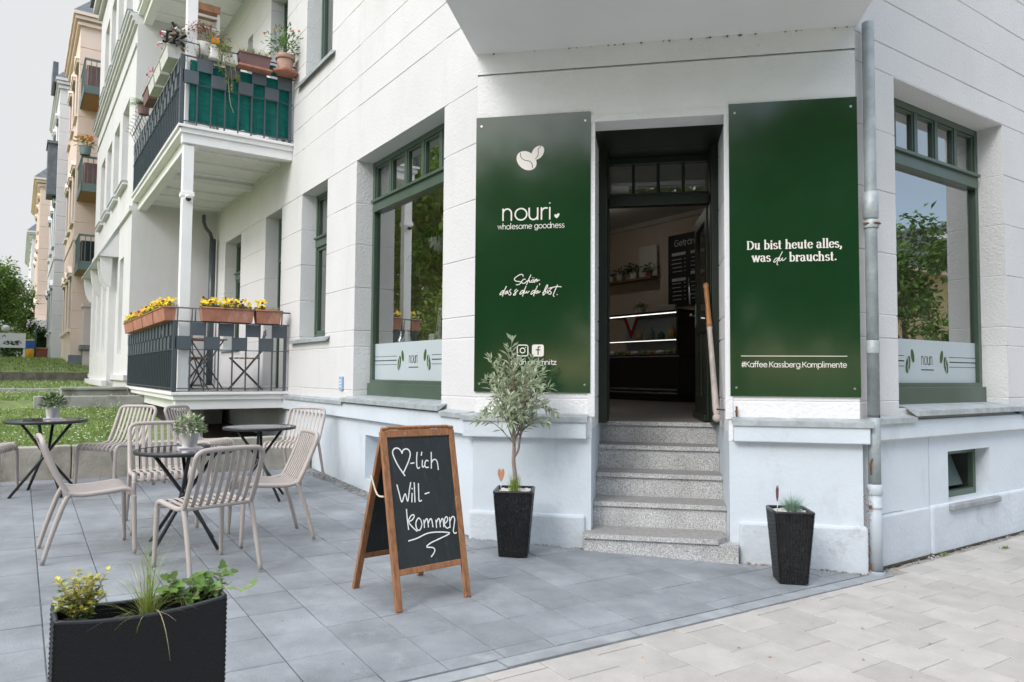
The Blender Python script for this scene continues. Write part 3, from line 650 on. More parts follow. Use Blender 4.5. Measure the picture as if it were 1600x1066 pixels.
facade(p, (CO[0]-.02*q2, CO[1]-.02*q2, 0), CU, CN, -.005, CW+.01, -1.75, -.5, [(.961, 2.016, -1.75, -.5, 0)], (), 0)
p.build('plinth', 'plinth', H)
p = MB()                                                   # slightly proud base course
fbox(p, CO, CU, CN, -.03, .915, -1.75, -1.105, -.02, .055); fbox(p, CO, CU, CN, 2.085, CW+.035, -1.75, -1.10, -.02, .055)
fbox(p, RO, RU, RN, 5.36, 6.21, -1.75, -1.055, -.02, .012); fbox(p, RO, RU, RN, 6.23, 14, -1.75, -1.05, -.02, .022)
build_each(p, 'base_course', 'plinth_base', H, .022)
p = MB()                                                   # band below the windows
fbox(p, LO, LU, LN, 5.19, 14.9, -.495, -.335, -.02, .060); fbox(p, RO, RU, RN, 5.33, 14.0, -.48, -.335, -.02, .060)
fbox(p, CO, CU, CN, -.08, .925, -.505, -.355, -.02, .085); fbox(p, CO, CU, CN, 2.045, CW+.05, -.495, -.355, -.02, .085)
build_each(p, 'cornice', 'plinth', H, .008)
p = MB()
def flash(o, u, n, a, b, z, d0, lip=.028, th=.012):
    o_, u_, n_ = V(o), V(u), V(n)
    A_ = [o_+u_*x+n_*y+Z*zz for x in (a, b) for y, zz in ((-.01, z+.035), (d0, z+.012), (d0, z-lip), (d0-.012, z-lip))]
    p.add(A_, [(0, 1, 5, 4), (1, 2, 6, 5), (2, 3, 7, 6), (0, 1, 2, 3), (4, 5, 6, 7)])
flash(CO, CU, CN, -.10, .935, -.345, .10); flash(CO, CU, CN, 2.035, CW+.07, -.345, .10)
flash(LO, LU, LN, 7.93, 10.1, -.325, .085); flash(LO, LU, LN, 5.16, 5.62, -.335, .085); flash(RO, RU, RN, 5.34, 5.90, -.325, .085); flash(RO, RU, RN, 7.85, 14, -.325, .085)
build_each(p, 'flashing', 'zinc', H)
for o, u, n, a, b, z, d in ((LO, LU, LN, 5.62, 7.93, -.29, .10), (RO, RU, RN, 5.88, 7.86, -.275, .10), (LO, LU, LN, 8.55, 9.98, .425, .06), (LO, LU, LN, 12.85, 14.2, .41, .05), (LO, LU, LN, 8.53, 9.93, 3.955, .06)):
    p = MB(); flash(o, u, n, a, b, z, d, .03); k = len(p.v)
    A_ = [V(o)+V(u)*x+V(n)*y+Z*zz for x in (a+.1, b-.1) for y, zz in ((-.22, z+.05),)]
    p.v += [tuple(x) for x in A_]; p.f.append((0, 4, k+1, k)); p.m.append(0); p.t.append(.5); p.s.append(False)
    p.build('window_sill', 'zinc', H)
p = MB(); fbox(p, RO, RU, RN, 6.50, 7.40, -1.115, -1.06, -.16, .06); p.build('cellar_sill', 'curb', H, bevel=.012)
p = MB(); rq = random.Random(2); pts = [(6.222+rq.uniform(-.004, .004), -.5-.045*i) for i in range(13)]
p.stroke(pts, .0045, V(RO)+V(RN)*.0008, RU, Z, RN); pts = [(5.45+.09*i, -1.048+rq.uniform(-.006, .004)) for i in range(5)]; p.stroke(pts, .004, V(RO)+V(RN)*.0009, RU, Z, RN, 1); p.build('crack', 'base_grey', H)
# soffit and body of the bay that overhangs the entrance
b = MB()
b.quad(CH(-.02, -.0, 2.688), CH(CW+.02, -.0, 2.688), CH(CW+.02, 1.30, 2.688), CH(-.02, 1.30, 2.688), 0)
for s_ in (-.02, CW+.02): b.quad(CH(s_, 0, 2.688), CH(s_, 1.30, 2.688), CH(s_, 1.30, 6.6), CH(s_, 0, 6.6), 1)
b.quad(CH(-.02, 1.30, 2.688), CH(CW+.02, 1.30, 2.688), CH(CW+.02, 1.30, 6.6), CH(-.02, 1.30, 6.6), 1); b.quad(CH(-.02, 0, 6.6), CH(CW+.02, 0, 6.6), CH(CW+.02, 1.30, 6.6), CH(-.02, 1.30, 6.6), 1)
b.build('oriel', ['soffit', 'stucco'], H)
b = MB(); random.seed(3)                                   # little dirt nests in the angle under the bay
for k in range(26):
    s_ = rnd(.1, 2.92); r = rnd(.004, .012)
    b.lathe([(0, -r), (r, 0), (0, r)], CH(s_, .006, 2.682), 6, cap=False)
b.build('cobwebs', 'bark', H)['kind'] = 'stuff'
# windows
window(H, LO, LU, LN, *SHOP_L, .20, 'green_frame', .06, transom=1.895, top_n=5, panel=.15)
window(H, RO, RU, RN, *SHOP_R, .22, 'green_frame', .06, transom=1.895, top_n=5, panel=.15)
window(H, RO, RU, RN, 10.2, 12.1, -.245, 2.42, .22, 'green_frame', .06, transom=1.895, top_n=5, panel=.15)
window(H, LO, LU, LN, 8.72, 9.71, .47, 2.42, .20, 'green_frame', .05, transom=1.76, top_n=2, low_n=2, back='curtain')
window(H, LO, LU, LN, 12.95, 14.10, .45, 2.40, .20, 'green_frame', .05, transom=1.76, top_n=2, low_n=2, back='curtain')
window(H, LO, LU, LN, 8.65, 9.65, 3.99, 6.09, .20, 'green_frame', .05, transom=5.5, top_n=2, low_n=2, back='curtain')
window(H, LO, LU, LN, 10.55, 11.42, 3.3, 5.85, .20, 'green_frame', .05, transom=5.2, top_n=2, low_n=1)
window(H, LO, LU, LN, 12.5, 12.82, 4.6, 5.75, .16, 'green_frame', .04)
fr = window(H, LO, LU, LN, 10.61, 11.45, 1.72, 2.40, .20, 'green_frame', .05, name='fanlight')
d = MB(); fbox(d, LO, LU, LN, 10.66, 10.93, -.22, 1.72, -.27, -.21); fbox(d, LO, LU, LN, 10.61, 10.66, -.235, 1.72, -.27, -.20); fbox(d, LO, LU, LN, 11.40, 11.45, -.235, 1.72, -.27, -.20)
d.build('balcony_door', 'green_frame', H, bevel=.004)
c = MB(); F = lambda *q: fbox(c, RO, RU, RN, *q)
a0, b0, c0, d0 = 6.545, 7.318, -1.05, -.625
for q in ((a0, b0, c0, c0+.055), (a0, b0, d0-.05, d0), (a0, a0+.05, c0+.055, d0-.05), (b0-.05, b0, c0+.055, d0-.05)): F(*q, -.17, -.12)
cf = c.build('cellar_window', 'green_frame', H, bevel=.004)
c = MB()                                                   # its sash hangs open inwards
c.obox((6.93, RY+.27, -.83), (.31, 0, 0), (0, .06, .15), (0, .012, -.006)); c.build('sash', 'mint', cf)
c = MB(); c.quad((6.3, RY+.7, -1.3), (7.6, RY+.7, -1.3), (7.6, RY+.7, -.4), (6.3, RY+.7, -.4)); c.quad((6.545, RY+.17, -1.05), (6.3, RY+.7, -1.3), (6.3, RY+.7, -.4), (6.545, RY+.17, -.625)); c.quad((7.318, RY+.17, -1.05), (7.6, RY+.7, -1.3), (7.6, RY+.7, -.4), (7.318, RY+.17, -.625))
c.quad((6.545, RY+.17, -.625), (6.3, RY+.7, -.4), (7.6, RY+.7, -.4), (7.318, RY+.17, -.625)); c.quad((6.545, RY+.17, -1.05), (6.3, RY+.7, -1.3), (7.6, RY+.7, -1.3), (7.318, RY+.17, -1.05)); c.build('cellar_niche', 'base_grey', H)
c = MB(); fbox(c, LO, LU, LN, 6.80, 7.41, -1.13, -.66, -.24, -.215); c.build('cellar_hatch', 'plinth', H)
# films on the lower panes: frosted band, rules, beans and the name
def strokes(mb, st, w_, o, u, v, n, k0=0, contrast=1.0, mi=0, smooth=True):
    for i, s_ in enumerate(st): mb.stroke(s_, w_, o, u, v, n, k0+i, contrast, mi, smooth)
def arc(cx, cy, rx, ry, a0, a1, k=10): return [(cx+rx*math.cos(R(a0+(a1-a0)*i/k)), cy+ry*math.sin(R(a0+(a1-a0)*i/k))) for i in range(k+1)]
# a plain round sans, x-height .5, stroke by stroke: (advance, strokes)
G = {
 'n': (.52, [[(.04, 0), (.04, .5)], [(.04, .28)]+arc(.22, .30, .18, .20, 170, 0)+[(.40, 0)]]),
 'o': (.60, [arc(.29, .25, .25, .25, 90, 450, 20)]),
 'u': (.52, [[(.04, .5), (.04, .2)]+arc(.22, .20, .18, .20, 190, 350)+[(.40, .22)], [(.40, .5), (.40, 0)]]),
 'r': (.34, [[(.04, 0), (.04, .5)], [(.04, .28)]+arc(.22, .29, .18, .20, 165, 70, 6)]),
 'i': (.20, [[(.05, 0), (.05, .5)], [(.05, .69), (.05, .695)]]),
 'l': (.20, [[(.05, 0), (.05, .78)]]),
 'w': (.72, [[(.02, .5), (.18, 0), (.34, .48)], [(.34, .48), (.50, 0), (.66, .5)]]),
 'h': (.52, [[(.04, 0), (.04, .78)], [(.04, .28)]+arc(.22, .30, .18, .20, 170, 0)+[(.40, 0)]]),
 'e': (.56, [[(.04, .27), (.50, .27)]+arc(.27, .25, .235, .25, 8, 320, 16)]),
 's': (.42, [arc(.20, .365, .13, .125, 40, 240, 8)+arc(.19, .125, .15, .125, 70, -140, 8)]),
 'm': (.80, [[(.04, 0), (.04, .5)], [(.04, .28)]+arc(.20, .31, .16, .18, 170, 0)+[(.36, 0)], [(.36, .28)]+arc(.53, .31, .16, .18, 170, 0)+[(.69, 0)]]),
 'g': (.60, [arc(.28, .25, .24, .25, 0, 360, 20), [(.52, .5), (.52, .0)]+arc(.29, .0, .23, .22, 0, -150, 8)]),
 'd': (.60, [arc(.28, .25, .24, .25, 0, 360, 20), [(.52, .78), (.52, 0)]]),
 'b': (.60, [arc(.30, .25, .24, .25, 0, 360, 20), [(.05, .78), (.05, 0)]]),
 'p': (.60, [arc(.30, .25, .24, .25, 0, 360, 20), [(.05, .5), (.05, -.25)]]),
 'a': (.58, [arc(.27, .25, .23, .25, 0, 360, 20), [(.50, .5), (.50, 0)]]),
 'c': (.50, [arc(.28, .25, .24, .25, 50, 310, 14)]),
 't': (.34, [[(.14, .66), (.14, .12)]+arc(.25, .12, .11, .12, 190, 280, 5), [(.0, .48), (.30, .48)]]),
 'f': (.32, [[(.12, 0), (.12, .62)]+arc(.24, .64, .12, .13, 175, 80, 5), [(.0, .46), (.28, .46)]]),
 'z': (.46, [[(.04, .48), (.40, .48)], [(.40, .48), (.03, .02)], [(.03, .02), (.42, .02)]]),
 'K': (.60, [[(.06, 0), (.06, .70)], [(.52, .70), (.08, .33)], [(.20, .43), (.55, 0)]]),
 '#': (.56, [[(.14, 0), (.24, .70)], [(.34, 0), (.44, .70)], [(.04, .23), (.50, .23)], [(.07, .47), (.53, .47)]]),
 '.': (.22, [[(.07, .03), (.07, .035)]]), ' ': (.30, [])}
def text(mb, s_, x0, x1, y, em, w_, o, u, v, n, k0=0, glyphs=None, contrast=1.0, mi=0):
    gl = glyphs or G; tot = sum(gl[c_][0] for c_ in s_); sx = (x1-x0)/(tot*em); x = x0; k = k0
    for c_ in s_:
        adv, st = gl[c_]
        for t_ in st:
            mb.stroke([(x+a*em*sx, y+b_*em) for a, b_ in t_], w_, o, u, v, n, k % 9, contrast, mi, smooth=False); k += 1
        x += adv*em*sx
def ellipse(cx, cy, a, b_, rot, k=22): 
    c_, s_ = math.cos(R(rot)), math.sin(R(rot))
    return [(cx+a*math.cos(t)*c_-b_*math.sin(t)*s_, cy+a*math.cos(t)*s_+b_*math.sin(t)*c_) for t in [2*math.pi*i/k for i in range(k)]]
def film(o, u, n, a, b_, z0, z1, dep, flip, parent):
    f = MB(); off = -dep-.036
    fquad(f, o, u, n, a, b_, z0, z1, off); fo = f.build('frosted_film', 'frost', parent)
    t = MB(); oo = V(o)+V(n)*(off+.0015); mid = (a+b_)/2; sg = -1 if flip else 1; uu = V(u)*sg; oo = oo+V(u)*mid
    zc = (z0+z1)/2+.01; half = (b_-a)/2
    for s_ in (-1, 1):
        for dz_, w_ in ((-.045, .004), (0, .009), (.045, .004)):
            t.obox(oo+uu*(s_*(half+.40)/2)+Z*(zc+dz_), uu*((half-.40)/2), Z*(w_/2), V(n)*.0006, 0)
        t.prism(ellipse(s_*.335, zc-.03, .036, .078, s_*16), oo, uu, Z, n, .0012, 1); t.prism(ellipse(s_*.255, zc+.045, .026, .060, -s_*14), oo, uu, Z, n, .0012, 1)
        t.stroke([(s_*.345, zc+.05), (s_*.325, zc-.02), (s_*.342, zc-.05), (s_*.33, zc-.1)], .010, oo+V(n)*.002, uu, Z, n, 1, mi=2)
    t.build('film_print', ['case_black', 'leaf_dark', 'frost'], fo); t = MB()
    text(t, 'nouri.', -.105, .115, zc-.03, .15, .006, oo, uu, Z, n)
    t.obox(oo+Z*(zc-.075), uu*.11, Z*.004, V(n)*.0006, 0)
    t.build('film_name', ['case_black', 'leaf_dark', 'frost'], fo)
wins = [o for o in H.children if o.name.startswith('window') and not o.name.startswith('window_sill')]
film(LO, LU, LN, 5.75, 7.76, -.066, .335, .20, True, wins[0]); film(RO, RU, RN, 5.81, 7.70, -.066, .335, .22, False, wins[1])
# ------------------------------------------------------------------ entrance: steps, door lining, door
for i, (off, zt, s0, s1) in enumerate(((.150, -1.225, .915, 2.068), (-.168, -1.026, .963, 2.014), (-.47, -.831, .963, 2.014), (-.77, -.623, .963, 2.014), (-1.07, -.430, .963, 2.014))):
    st = MB(); back = -1.2
    fbox(st, CO, CU, CN, s0, s1, -1.75, zt-.038, back, off-.022)
    if i == 0:
        e = s1-.09; q = [(s0-.008, back), (s0-.008, off), (e-.06, off), (e+.005, off-.10), (e+.005, back)]
        o_ = V(CO)+Z*(zt-.036); st.prism(q, o_, CU, CN, (0, 0, 1), .036); st.prism([(a, min(b_, off-.002)) for a, b_ in q], o_+Z*.0365, CU, CN, (0, 0, 1), .0008, 1)
    else:
        fbox(st, CO, CU, CN, s0+.001, s1-.001, zt-.036, zt, back, off)
        fbox(st, CO, CU, CN, s0+.003, s1-.003, zt+.0002, zt+.0012, back, off-.003, 1)
    st.build('step', ['granite', 'tread'], H, bevel=.006)
dl = MB(); F = lambda *q: fbox(dl, CO, CU, CN, *q)
F(.90, 1.037, -.428, 2.40, -1.13, -.76); F(1.957, 2.08, -.428, 2.40, -1.13, -.76); F(.90, 2.08, 2.062, 2.40, -.76, -.236); F(1.037, 1.957, 2.062, 2.40, -1.13, -.761)
for s0, sg in ((1.037, 1), (1.957, -1)):                    # panelled linings
    for z0, z1 in ((-.36, .42), (.50, 1.55), (1.63, 2.02)):
        a, b_ = sorted((s0, s0+sg*.010)); F(a, b_, z0, z1, -1.04, -.82)
F(1.037, 1.957, 2.0, 2.062, -1.13, -1.05); F(1.037, 1.957, 1.60, 1.70, -1.14, -1.04); F(1.037, 1.957, 1.70, 1.715, -1.11, -1.03)
for k in range(1, 4): F(1.037+.23*k-.014, 1.037+.23*k+.014, 1.715, 2.0, -1.12, -1.06)
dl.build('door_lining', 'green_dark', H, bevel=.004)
t = MB(); fquad(t, CO, CU, CN, 1.03, 1.96, 1.69, 2.01, -1.09); t.build('fanlight', 'dark_glass', H)
t = MB(); fbox(t, CO, CU, CN, 1.06, 1.22, 1.72, 1.80, -1.086, -1.084)
t.build('sticker', 'grey_box', H)
# door leaf, swung into the room on its right hand hinge
dr = MB(); hg = CH(1.957, -1.12, 0); ang = R(86)
dv = (V(CU)*-math.cos(ang)+V(CN)*-math.sin(ang)).normalized(); dv.z = 0; dn = V((-dv.y, dv.x, 0))
D = lambda a, b_, c_, d_, n0, n1, mi=0: fbox(dr, hg, dv, dn, a, b_, c_, d_, n0, n1, mi)
for q in ((0, .11, -.42, 1.59), (.71, .82, -.42, 1.59), (.11, .71, -.42, -.20), (.11, .71, 1.47, 1.59), (.11, .71, .42, .54), (.385, .435, -.20, .42)): D(*q, -.022, .022)
D(.11, .385, -.20, .42, -.010, .010); D(.435, .71, -.20, .42, -.010, .010)
for s_ in (-1, 1): D(.14, .36, -.17, .39, *sorted((s_*.012, s_*.020))); D(.46, .68, -.17, .39, *sorted((s_*.012, s_*.020)))
D(.0, .82, -.42, -.36, .022, .05); D(.0, .82, -.42, -.36, -.05, -.022)
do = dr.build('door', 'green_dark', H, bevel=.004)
t = MB(); fquad(t, hg, dv, dn, .11, .71, .54, 1.47, 0); t.build('pane', 'dark_glass', do)
t = MB()
for s_ in (-1, 1):
    b0_ = hg+dv*.765+dn*(.03*s_)+Z*.62; t.tube([b0_, b0_+dn*(.05*s_), b0_+dn*(.055*s_)-dv*.12+Z*.005], .010); t.tube([b0_+Z*.12+dn*(.05*s_), b0_+Z*.40+dn*(.06*s_)], .009)
    t.obox(b0_-dn*(.006*s_), dv*.022, dn*.003, Z*.12)
t.build('handle', 'steel', do)
bt = MB()                                                   # long turned pole that serves as a pull
p0, p1 = CH(1.912, -.85, .83), CH(1.957, -.33, -.37); ax = (p1-p0)
prof = [(0, .018), (.012, .034), (.03, .036), (.045, .026), (.06, .032), (.10, .030), (.18, .026), (.30, .030), (.34, .034), (.36, .028), (.6, .031), (.85, .036), (.93, .038), (.955, .028), (.965, .044), (.985, .046), (1.0, .026)]
bt.tube([p0+ax*a for a, r in prof if a <= .345], [r*.78 for a, r in prof if a <= .345], 14)
bt.tube([p0+ax*a for a, r in prof if a >= .34], [r*.74 for a, r in prof if a >= .34], 14, 1)
bt.build('pull_pole', ['pot_wood', 'pale_wood'], H)
t = MB(); t.tube([CH(1.955, -.30, -.27), CH(2.02, -.20, -.27), CH(2.075, -.10+.13, -.27)], .007); t.tube([CH(2.072, .03, -.23), CH(2.072, .03, -.31)], .008); t.build('door_hook', 'rust', H)

# ------------------------------------------------------------------ the room behind
rm = MB(); RZ0, RZ1 = -.43, 3.02
facade(rm, (3.455, 0, 0), LU, (1, 0, 0), 5.34, 12.4, RZ0, RZ1, [(*SHOP_L, .06), (8.72, 9.71, .44, 2.425, .06), (10.61, 11.45, RZ0, 2.41, .06)], ())
facade(rm, (0, 3.385, 0), RU, (0, 1, 0), 5.41, 10.2, RZ0, RZ1, [(*SHOP_R, .06)], ())
facade(rm, V(CO)-V(CN)*.36, CU, (q2, q2, 0), .0, CW, RZ0, RZ1, [(.90, 2.08, RZ0, 2.40, 0)], ())
rm.quad((10.2, 3.385, RZ0), (10.2, 12.4, RZ0), (10.2, 12.4, RZ1), (10.2, 3.385, RZ1)); rm.quad((3.455, 12.4, RZ0), (10.2, 12.4, RZ0), (10.2, 12.4, RZ1), (3.455, 12.4, RZ1))
rm.build('room_wall', 'room_wall', H)
c = MB(); c.quad((3.2, 3.1, RZ1), (10.2, 3.1, RZ1), (10.2, 12.4, RZ1), (3.2, 12.4, RZ1)); c.box(10.13, 10.199, 3.4, 12.4, RZ1-.09, RZ1-.002); c.build('room_ceiling', 'room_ceiling', H)
c = MB(); pl_ = [(3.2, 3.1), (10.2, 3.1), (10.2, 12.4), (3.2, 12.4)]; pl_ = clip(pl_, -1, -1, -9.83); c.add([(x, y, RZ0) for x, y in pl_], [tuple(range(len(pl_)))])
c.quad((3.46, 6.6, RZ0-.002), (3.46, 12.4, RZ0-.002), (3.2, 12.4, RZ0-.002), (3.2, 6.6, RZ0-.002)); c.build('room_floor', 'room_floor', H)
sp = thing('ceiling_spot', 'small lit ceiling spotlight deep inside the cafe', 'spotlight', (8.6, 9.9, 2.9)); MB().tube([(8.6, 9.9, 3.02), (8.6, 9.9, 2.88)], .05, 14).build('housing', 'white_pot', sp); MB().lathe([(0, -.02), (.032, -.012), (.036, 0)], (8.6, 9.9, 2.875), 14, cap=False).build('bulb', 'spot', sp)
# display counter
k = thing('display_counter', 'black glass fronted cake counter with a lit top inside the cafe doorway', 'display counter', (9.3, 9.2, RZ0))
y0, y1 = 8.30, 10.35
b = MB(); b.box(8.93, 9.75, y0+.02, y1, RZ0+.09, .33); b.box(8.97, 9.75, y0+.04, y1-.02, RZ0, RZ0+.09); b.box(9.70, 9.75, y0, y1, .33, 1.09); b.box(8.90, 9.75, y0, y0+.035, .33, 1.10); b.box(8.90, 9.75, y0, y1, 1.055, 1.085); b.box(8.90, 9.75, y0+.035, y1, .33, .36)
b.build('cabinet', 'case_black', k, bevel=.006)
b = MB()
for z in (-.24, -.30): b.box(8.922, 8.930, y0+.05, y1, z, z+.02)
b.box(8.89, 8.93, y0, y1, .315, .335); b.box(8.9, 9.68, y0+.04, y1, .60, .612); b.box(8.885, 8.905, y0, y1, 1.05, 1.062)
build_each(b, 'trim', 'steel', k); MB().box(9.685, 9.699, y0+.04, y1, .362, 1.05).build('back_panel', 'frost', k)
b = MB(); b.quad((8.905, y0+.03, .335), (8.905, y1, .335), (8.905, y1, 1.05), (8.905, y0+.03, 1.05)); b.build('front_glass', 'case_glass', k)
b = MB(); b.box(8.96, 8.985, y0+.06, y1-.02, 1.044, 1.053); b.box(8.97, 8.985, y0+.06, y1-.02, .592, .598); build_each(b, 'lamp_strip', 'lamp', k)
random.seed(8)
for i in range(9):
    y = 8.48+.205*i; m_ = ['cake', 'cake_green', 'white_pot'][i % 3]
    t = thing('cake_tray', ['tray of brown cakes on the lower counter shelf', 'tray of green topped cakes in the counter', 'white box of pastries in the counter'][i % 3], 'cake tray', (9.2, y, .36), 'cake trays in the glass counter')
    b = MB(); b.box(9.02, 9.42, y-.085, y+.085, .362, .375); b.build('tray', 'steel', t)
    b = MB()
    for jx in range(3):
        for jy in range(2): b.lathe([(.034, 0), (.038, .03), (.030, .055), (0, .062)], (9.08+.12*jx, y-.042+.085*jy, .376), 9)
    b.build('cakes', m_, t)
for i, (y, h) in enumerate(((8.55, .20), (8.8, .26), (9.05, .16), (9.3, .24), (9.6, .2))):
    t = tag(MB().lathe([(.05, 0), (.065, .02), (.062, h*.7), (.03, h*.85), (.03, h)], (9.3, y, .613), 12).build('jar', ['base_grey', 'cake', 'leaf_dark'][i % 3]), 'glass jar on the upper shelf of the lit counter', 'jar', 'jars on the counter shelf')
b = MB(); b.add([(8.885, 9.58, 1.03), (8.885, 9.16, 1.03), (8.885, 9.37, .62), (8.885, 9.50, 1.03), (8.885, 9.24, 1.03), (8.885, 9.37, .78)], [(0, 3, 5, 2), (1, 2, 5, 4)], 0); b.add([(8.882, 9.50, 1.03), (8.882, 9.24, 1.03), (8.882, 9.37, .78)], [(0, 1, 2)], 1)
tag(b.build('pennant', ['red', 'white_pot']), 'red and white ribbon pennant hanging across the counter glass', 'pennant')
def potted(name, label, cat, c, r, h, pm, lm, n, lr, ls, group=None, droop=0.2, taper=.8, flower=None, up_=.6):
    t = thing(name, label, cat, c, group)
    b = MB(); b.lathe([(r*taper, 0), (r, h), (r*.9, h), (r*.85, h*.85)], c, 20, cap=False); b.lathe([(r*taper, .0), (0, .001)], c, 20, cap=False); b.build('pot', pm, t, )
    b = MB(); b.lathe([(0, h*.86), (r*.86, h*.86)], c, 16, cap=False); b.build('soil', 'soil', t)
    b = MB(); top = V(c)+Z*h
    for i in range(n):
        a, e = rnd(0, 6.283), rnd(-.2, 1.3); d_ = V((math.cos(a)*math.cos(e), math.sin(a)*math.cos(e), math.sin(e)*up_+.25)); q = top+d_*lr*rnd(.25, 1)
        b.leaf(q, d_+V((rnd(-.6, .6), rnd(-.6, .6), rnd(-.6, .3)-droop)), Z, ls*rnd(.7, 1.3), ls*rnd(.35, .55), 0, rnd(0, 1))
    if flower:
        for i in range(flower[1]):
            a, e = rnd(0, 6.283), rnd(.2, 1.4); q = top+V((math.cos(a)*math.cos(e), math.sin(a)*math.cos(e), math.sin(e)*up_+.3))*lr*rnd(.8, 1.05); b.leaf(q, (rnd(-1, 1), rnd(-1, 1), rnd(0, 1)), Z, ls*.8, ls*.8, 1, rnd(0, 1))
    b.build('leaves', [lm, flower[0]] if flower else [lm], t)
    return t
potted('potted_plant', 'small plant in a round grey pot on top of the counter', 'potted plant', (9.2, 9.45, 1.087), .085, .11, 'grey_box', 'leaf_dark', 90, .11, .05)
tag(MB().box(9.1, 9.14, 8.55, 8.98, 1.088, 1.20).build('price_card', 'paper', bevel=.003), 'small pale card standing on the counter top', 'card')
mb_ = thing('menu_board', 'black chalk menu board on the cafe wall behind the door', 'menu board', (10.18, 9.3, 1.3))
MB().box(10.15, 10.19, 8.75, 9.70, 1.29, 2.64).build('board', 'chalkboard', mb_, bevel=.004)
b = MB(); o_ = (10.148, 9.66, 1.29); k_ = 0
GS = dict(G)
GS['G'] = (.74, [arc(.36, .35, .32, .35, 45, 330, 14), [(.64, .18), (.64, .33), (.40, .33)]]); GS['ä'] = (.58, G['a'][1]+[[(.17, .66), (.17, .665)], [(.37, .66), (.37, .665)]]); GS['k'] = (.5, [[(.05, 0), (.05, .78)], [(.40, .5), (.07, .22)], [(.16, .3), (.42, 0)]])
text(b, 'Getränke', .12, .80, 1.13, .16, .014, o_, (0, -1, 0), Z, (-1, 0, 0), glyphs=GS)
for yy, zz, ww in ((.06, .98, .34), (.52, .98, .34), (.06, .50, .34), (.52, .60, .34)): b.obox((10.147, 9.66-yy-ww/2, 1.29+zz), (0, ww/2, 0), (0, 0, .028), (.0008, 0, 0))
for col in (.06, .52):
    for r_ in range(11):
        z = .88-r_*.075
        if abs(z-.5) < .06 or abs(z-.6) < .05: continue
        b.obox((10.147, 9.66-col-.11-rnd(0, .03), 1.29+z), (0, .10+rnd(0, .03), 0), (0, 0, .006), (.0006, 0, 0)); b.obox((10.147, 9.66-col-.32, 1.29+z), (0, .02, 0), (0, 0, .006), (.0006, 0, 0))
b.build('chalk_writing', 'chalk', mb_)
sh = tag(MB().box(9.93, 10.19, 9.95, 11.5, 1.86, 1.90).build('wall_shelf', 'slat_wood', bevel=.003), 'narrow wooden shelf holding pots on the cafe wall', 'shelf')
for i, (y, r, h, n) in enumerate(((11.2, .06, .12, 20), (10.95, .07, .13, 50), (10.55, .085, .16, 120), (10.12, .07, .12, 90), (11.38, .05, .1, 25))):
    potted('potted_plant', ['slim pot at the far end of the wall shelf', 'leafy plant second on the wall shelf', 'bushy plant in the middle of the wall shelf', 'trailing plant at the near end of the wall shelf', 'tiny pot against the end of the wall shelf'][i], 'potted plant', (10.06, y, 1.902), r, h, ['white_pot', 'grey_box', 'white_pot', 'terracotta', 'grey_box'][i], 'leaf_dark', n, .16, .08, 'pots on the wall shelf', droop=.5)
tag(MB().obox((10.12, 10.2, 2.23), (.02, .02, .30), (0, .24, .005), (.012, 0, 0)).build('wall_picture', 'white_pot', bevel=.003), 'white framed sheet leaning on the wall shelf', 'picture')
# things in the left shop window and hanging behind it
hp = thing('hanging_plant', 'green trailing plant in a cord hanger behind the left shop window', 'hanging plant', (3.75, 6.95, 1.45)); b = MB()
b.lathe([(.03, -.02), (.10, .02), (.12, .12)], (3.75, 6.95, 1.35), 14, cap=False); b.build('pot', 'white_pot', hp)
b = MB()
for a in (0, 2.1, 4.2): b.tube([(3.75+.11*math.cos(a), 6.95+.11*math.sin(a), 1.46), (3.75, 6.95, 2.1), (3.75, 6.95, 3.0)], .004, 5)
b.build('hanger', 'rope', hp); b = MB()
for i in range(110):
    a = rnd(0, 6.3); r = rnd(.06, .34); b.leaf((3.75+r*math.cos(a)*.8, 6.95+r*math.sin(a), 1.50+.10-r*r*3.2+rnd(-.05, .06)), (math.cos(a), math.sin(a), -.9), Z, rnd(.10, .22), .022, 0, rnd(0, 1))
b.build('leaves', 'leaf_dark', hp)
ls = thing('pendant_lamp', 'woven straw pendant lampshade hanging in the left shop window', 'pendant lamp', (4.3, 6.85, 1.6)); MB().lathe([(.07, .42), (.20, .36), (.27, .2), (.26, .05), (.20, -.02)], (4.3, 6.85, 1.6), 24, cap=False).build('shade', 'straw_shade', ls); MB().tube([(4.3, 6.85, 2.0), (4.3, 6.85, 3.0)], .006).build('cord', 'case_black', ls)
shf = tag(MB().box(3.46, 3.74, 5.75, 7.76, .20, .235).build('window_board', 'pale_wood'), 'pale board behind the frosted strip of the left shop window', 'shelf')
def vase(c, prof, m, label, name='vase'): return tag(MB().lathe(prof, c, 18).build(name, m), label, 'vase')
vase((3.58, 7.36, .236), [(.06, 0), (.085, .05), (.075, .12), (.03, .18), (.018, .24), (.02, .25)], 'curtain', 'beige bottle shaped vase on the window board')
vase((3.6, 7.54, .236), [(.05, 0), (.06, .03), (.055, .15), (.022, .20), (.02, .26)], 'glass', 'clear glass bottle at the far end of the window board', 'bottle')
tag(MB().box(3.54, 3.66, 6.66, 6.78, .236, .42).build('carafe', 'white_pot', bevel=.02), 'white square jug on the window board', 'jug')
t = thing('dried_bouquet', 'dried pale grasses in a green glass on the window board', 'bouquet', (3.58, 6.36, .236)); MB().lathe([(.05, 0), (.07, .02), (.07, .14), (.065, .15)], (3.58, 6.36, .236), 16).build('glass_vase', 'frost', t); b = MB()
for i in range(26):
    a = rnd(0, 6.3); q = V((3.58, 6.36, .37)); e = q+V((math.cos(a)*.10*rnd(.2, 1), math.sin(a)*.16*rnd(.2, 1), rnd(.12, .26))); b.tube([q, e], .0025, 4); b.lathe([(0, -.03), (.014, 0), (.010, .03), (0, .045)], e, 6, cap=False)
b.build('grasses', 'straw', t)
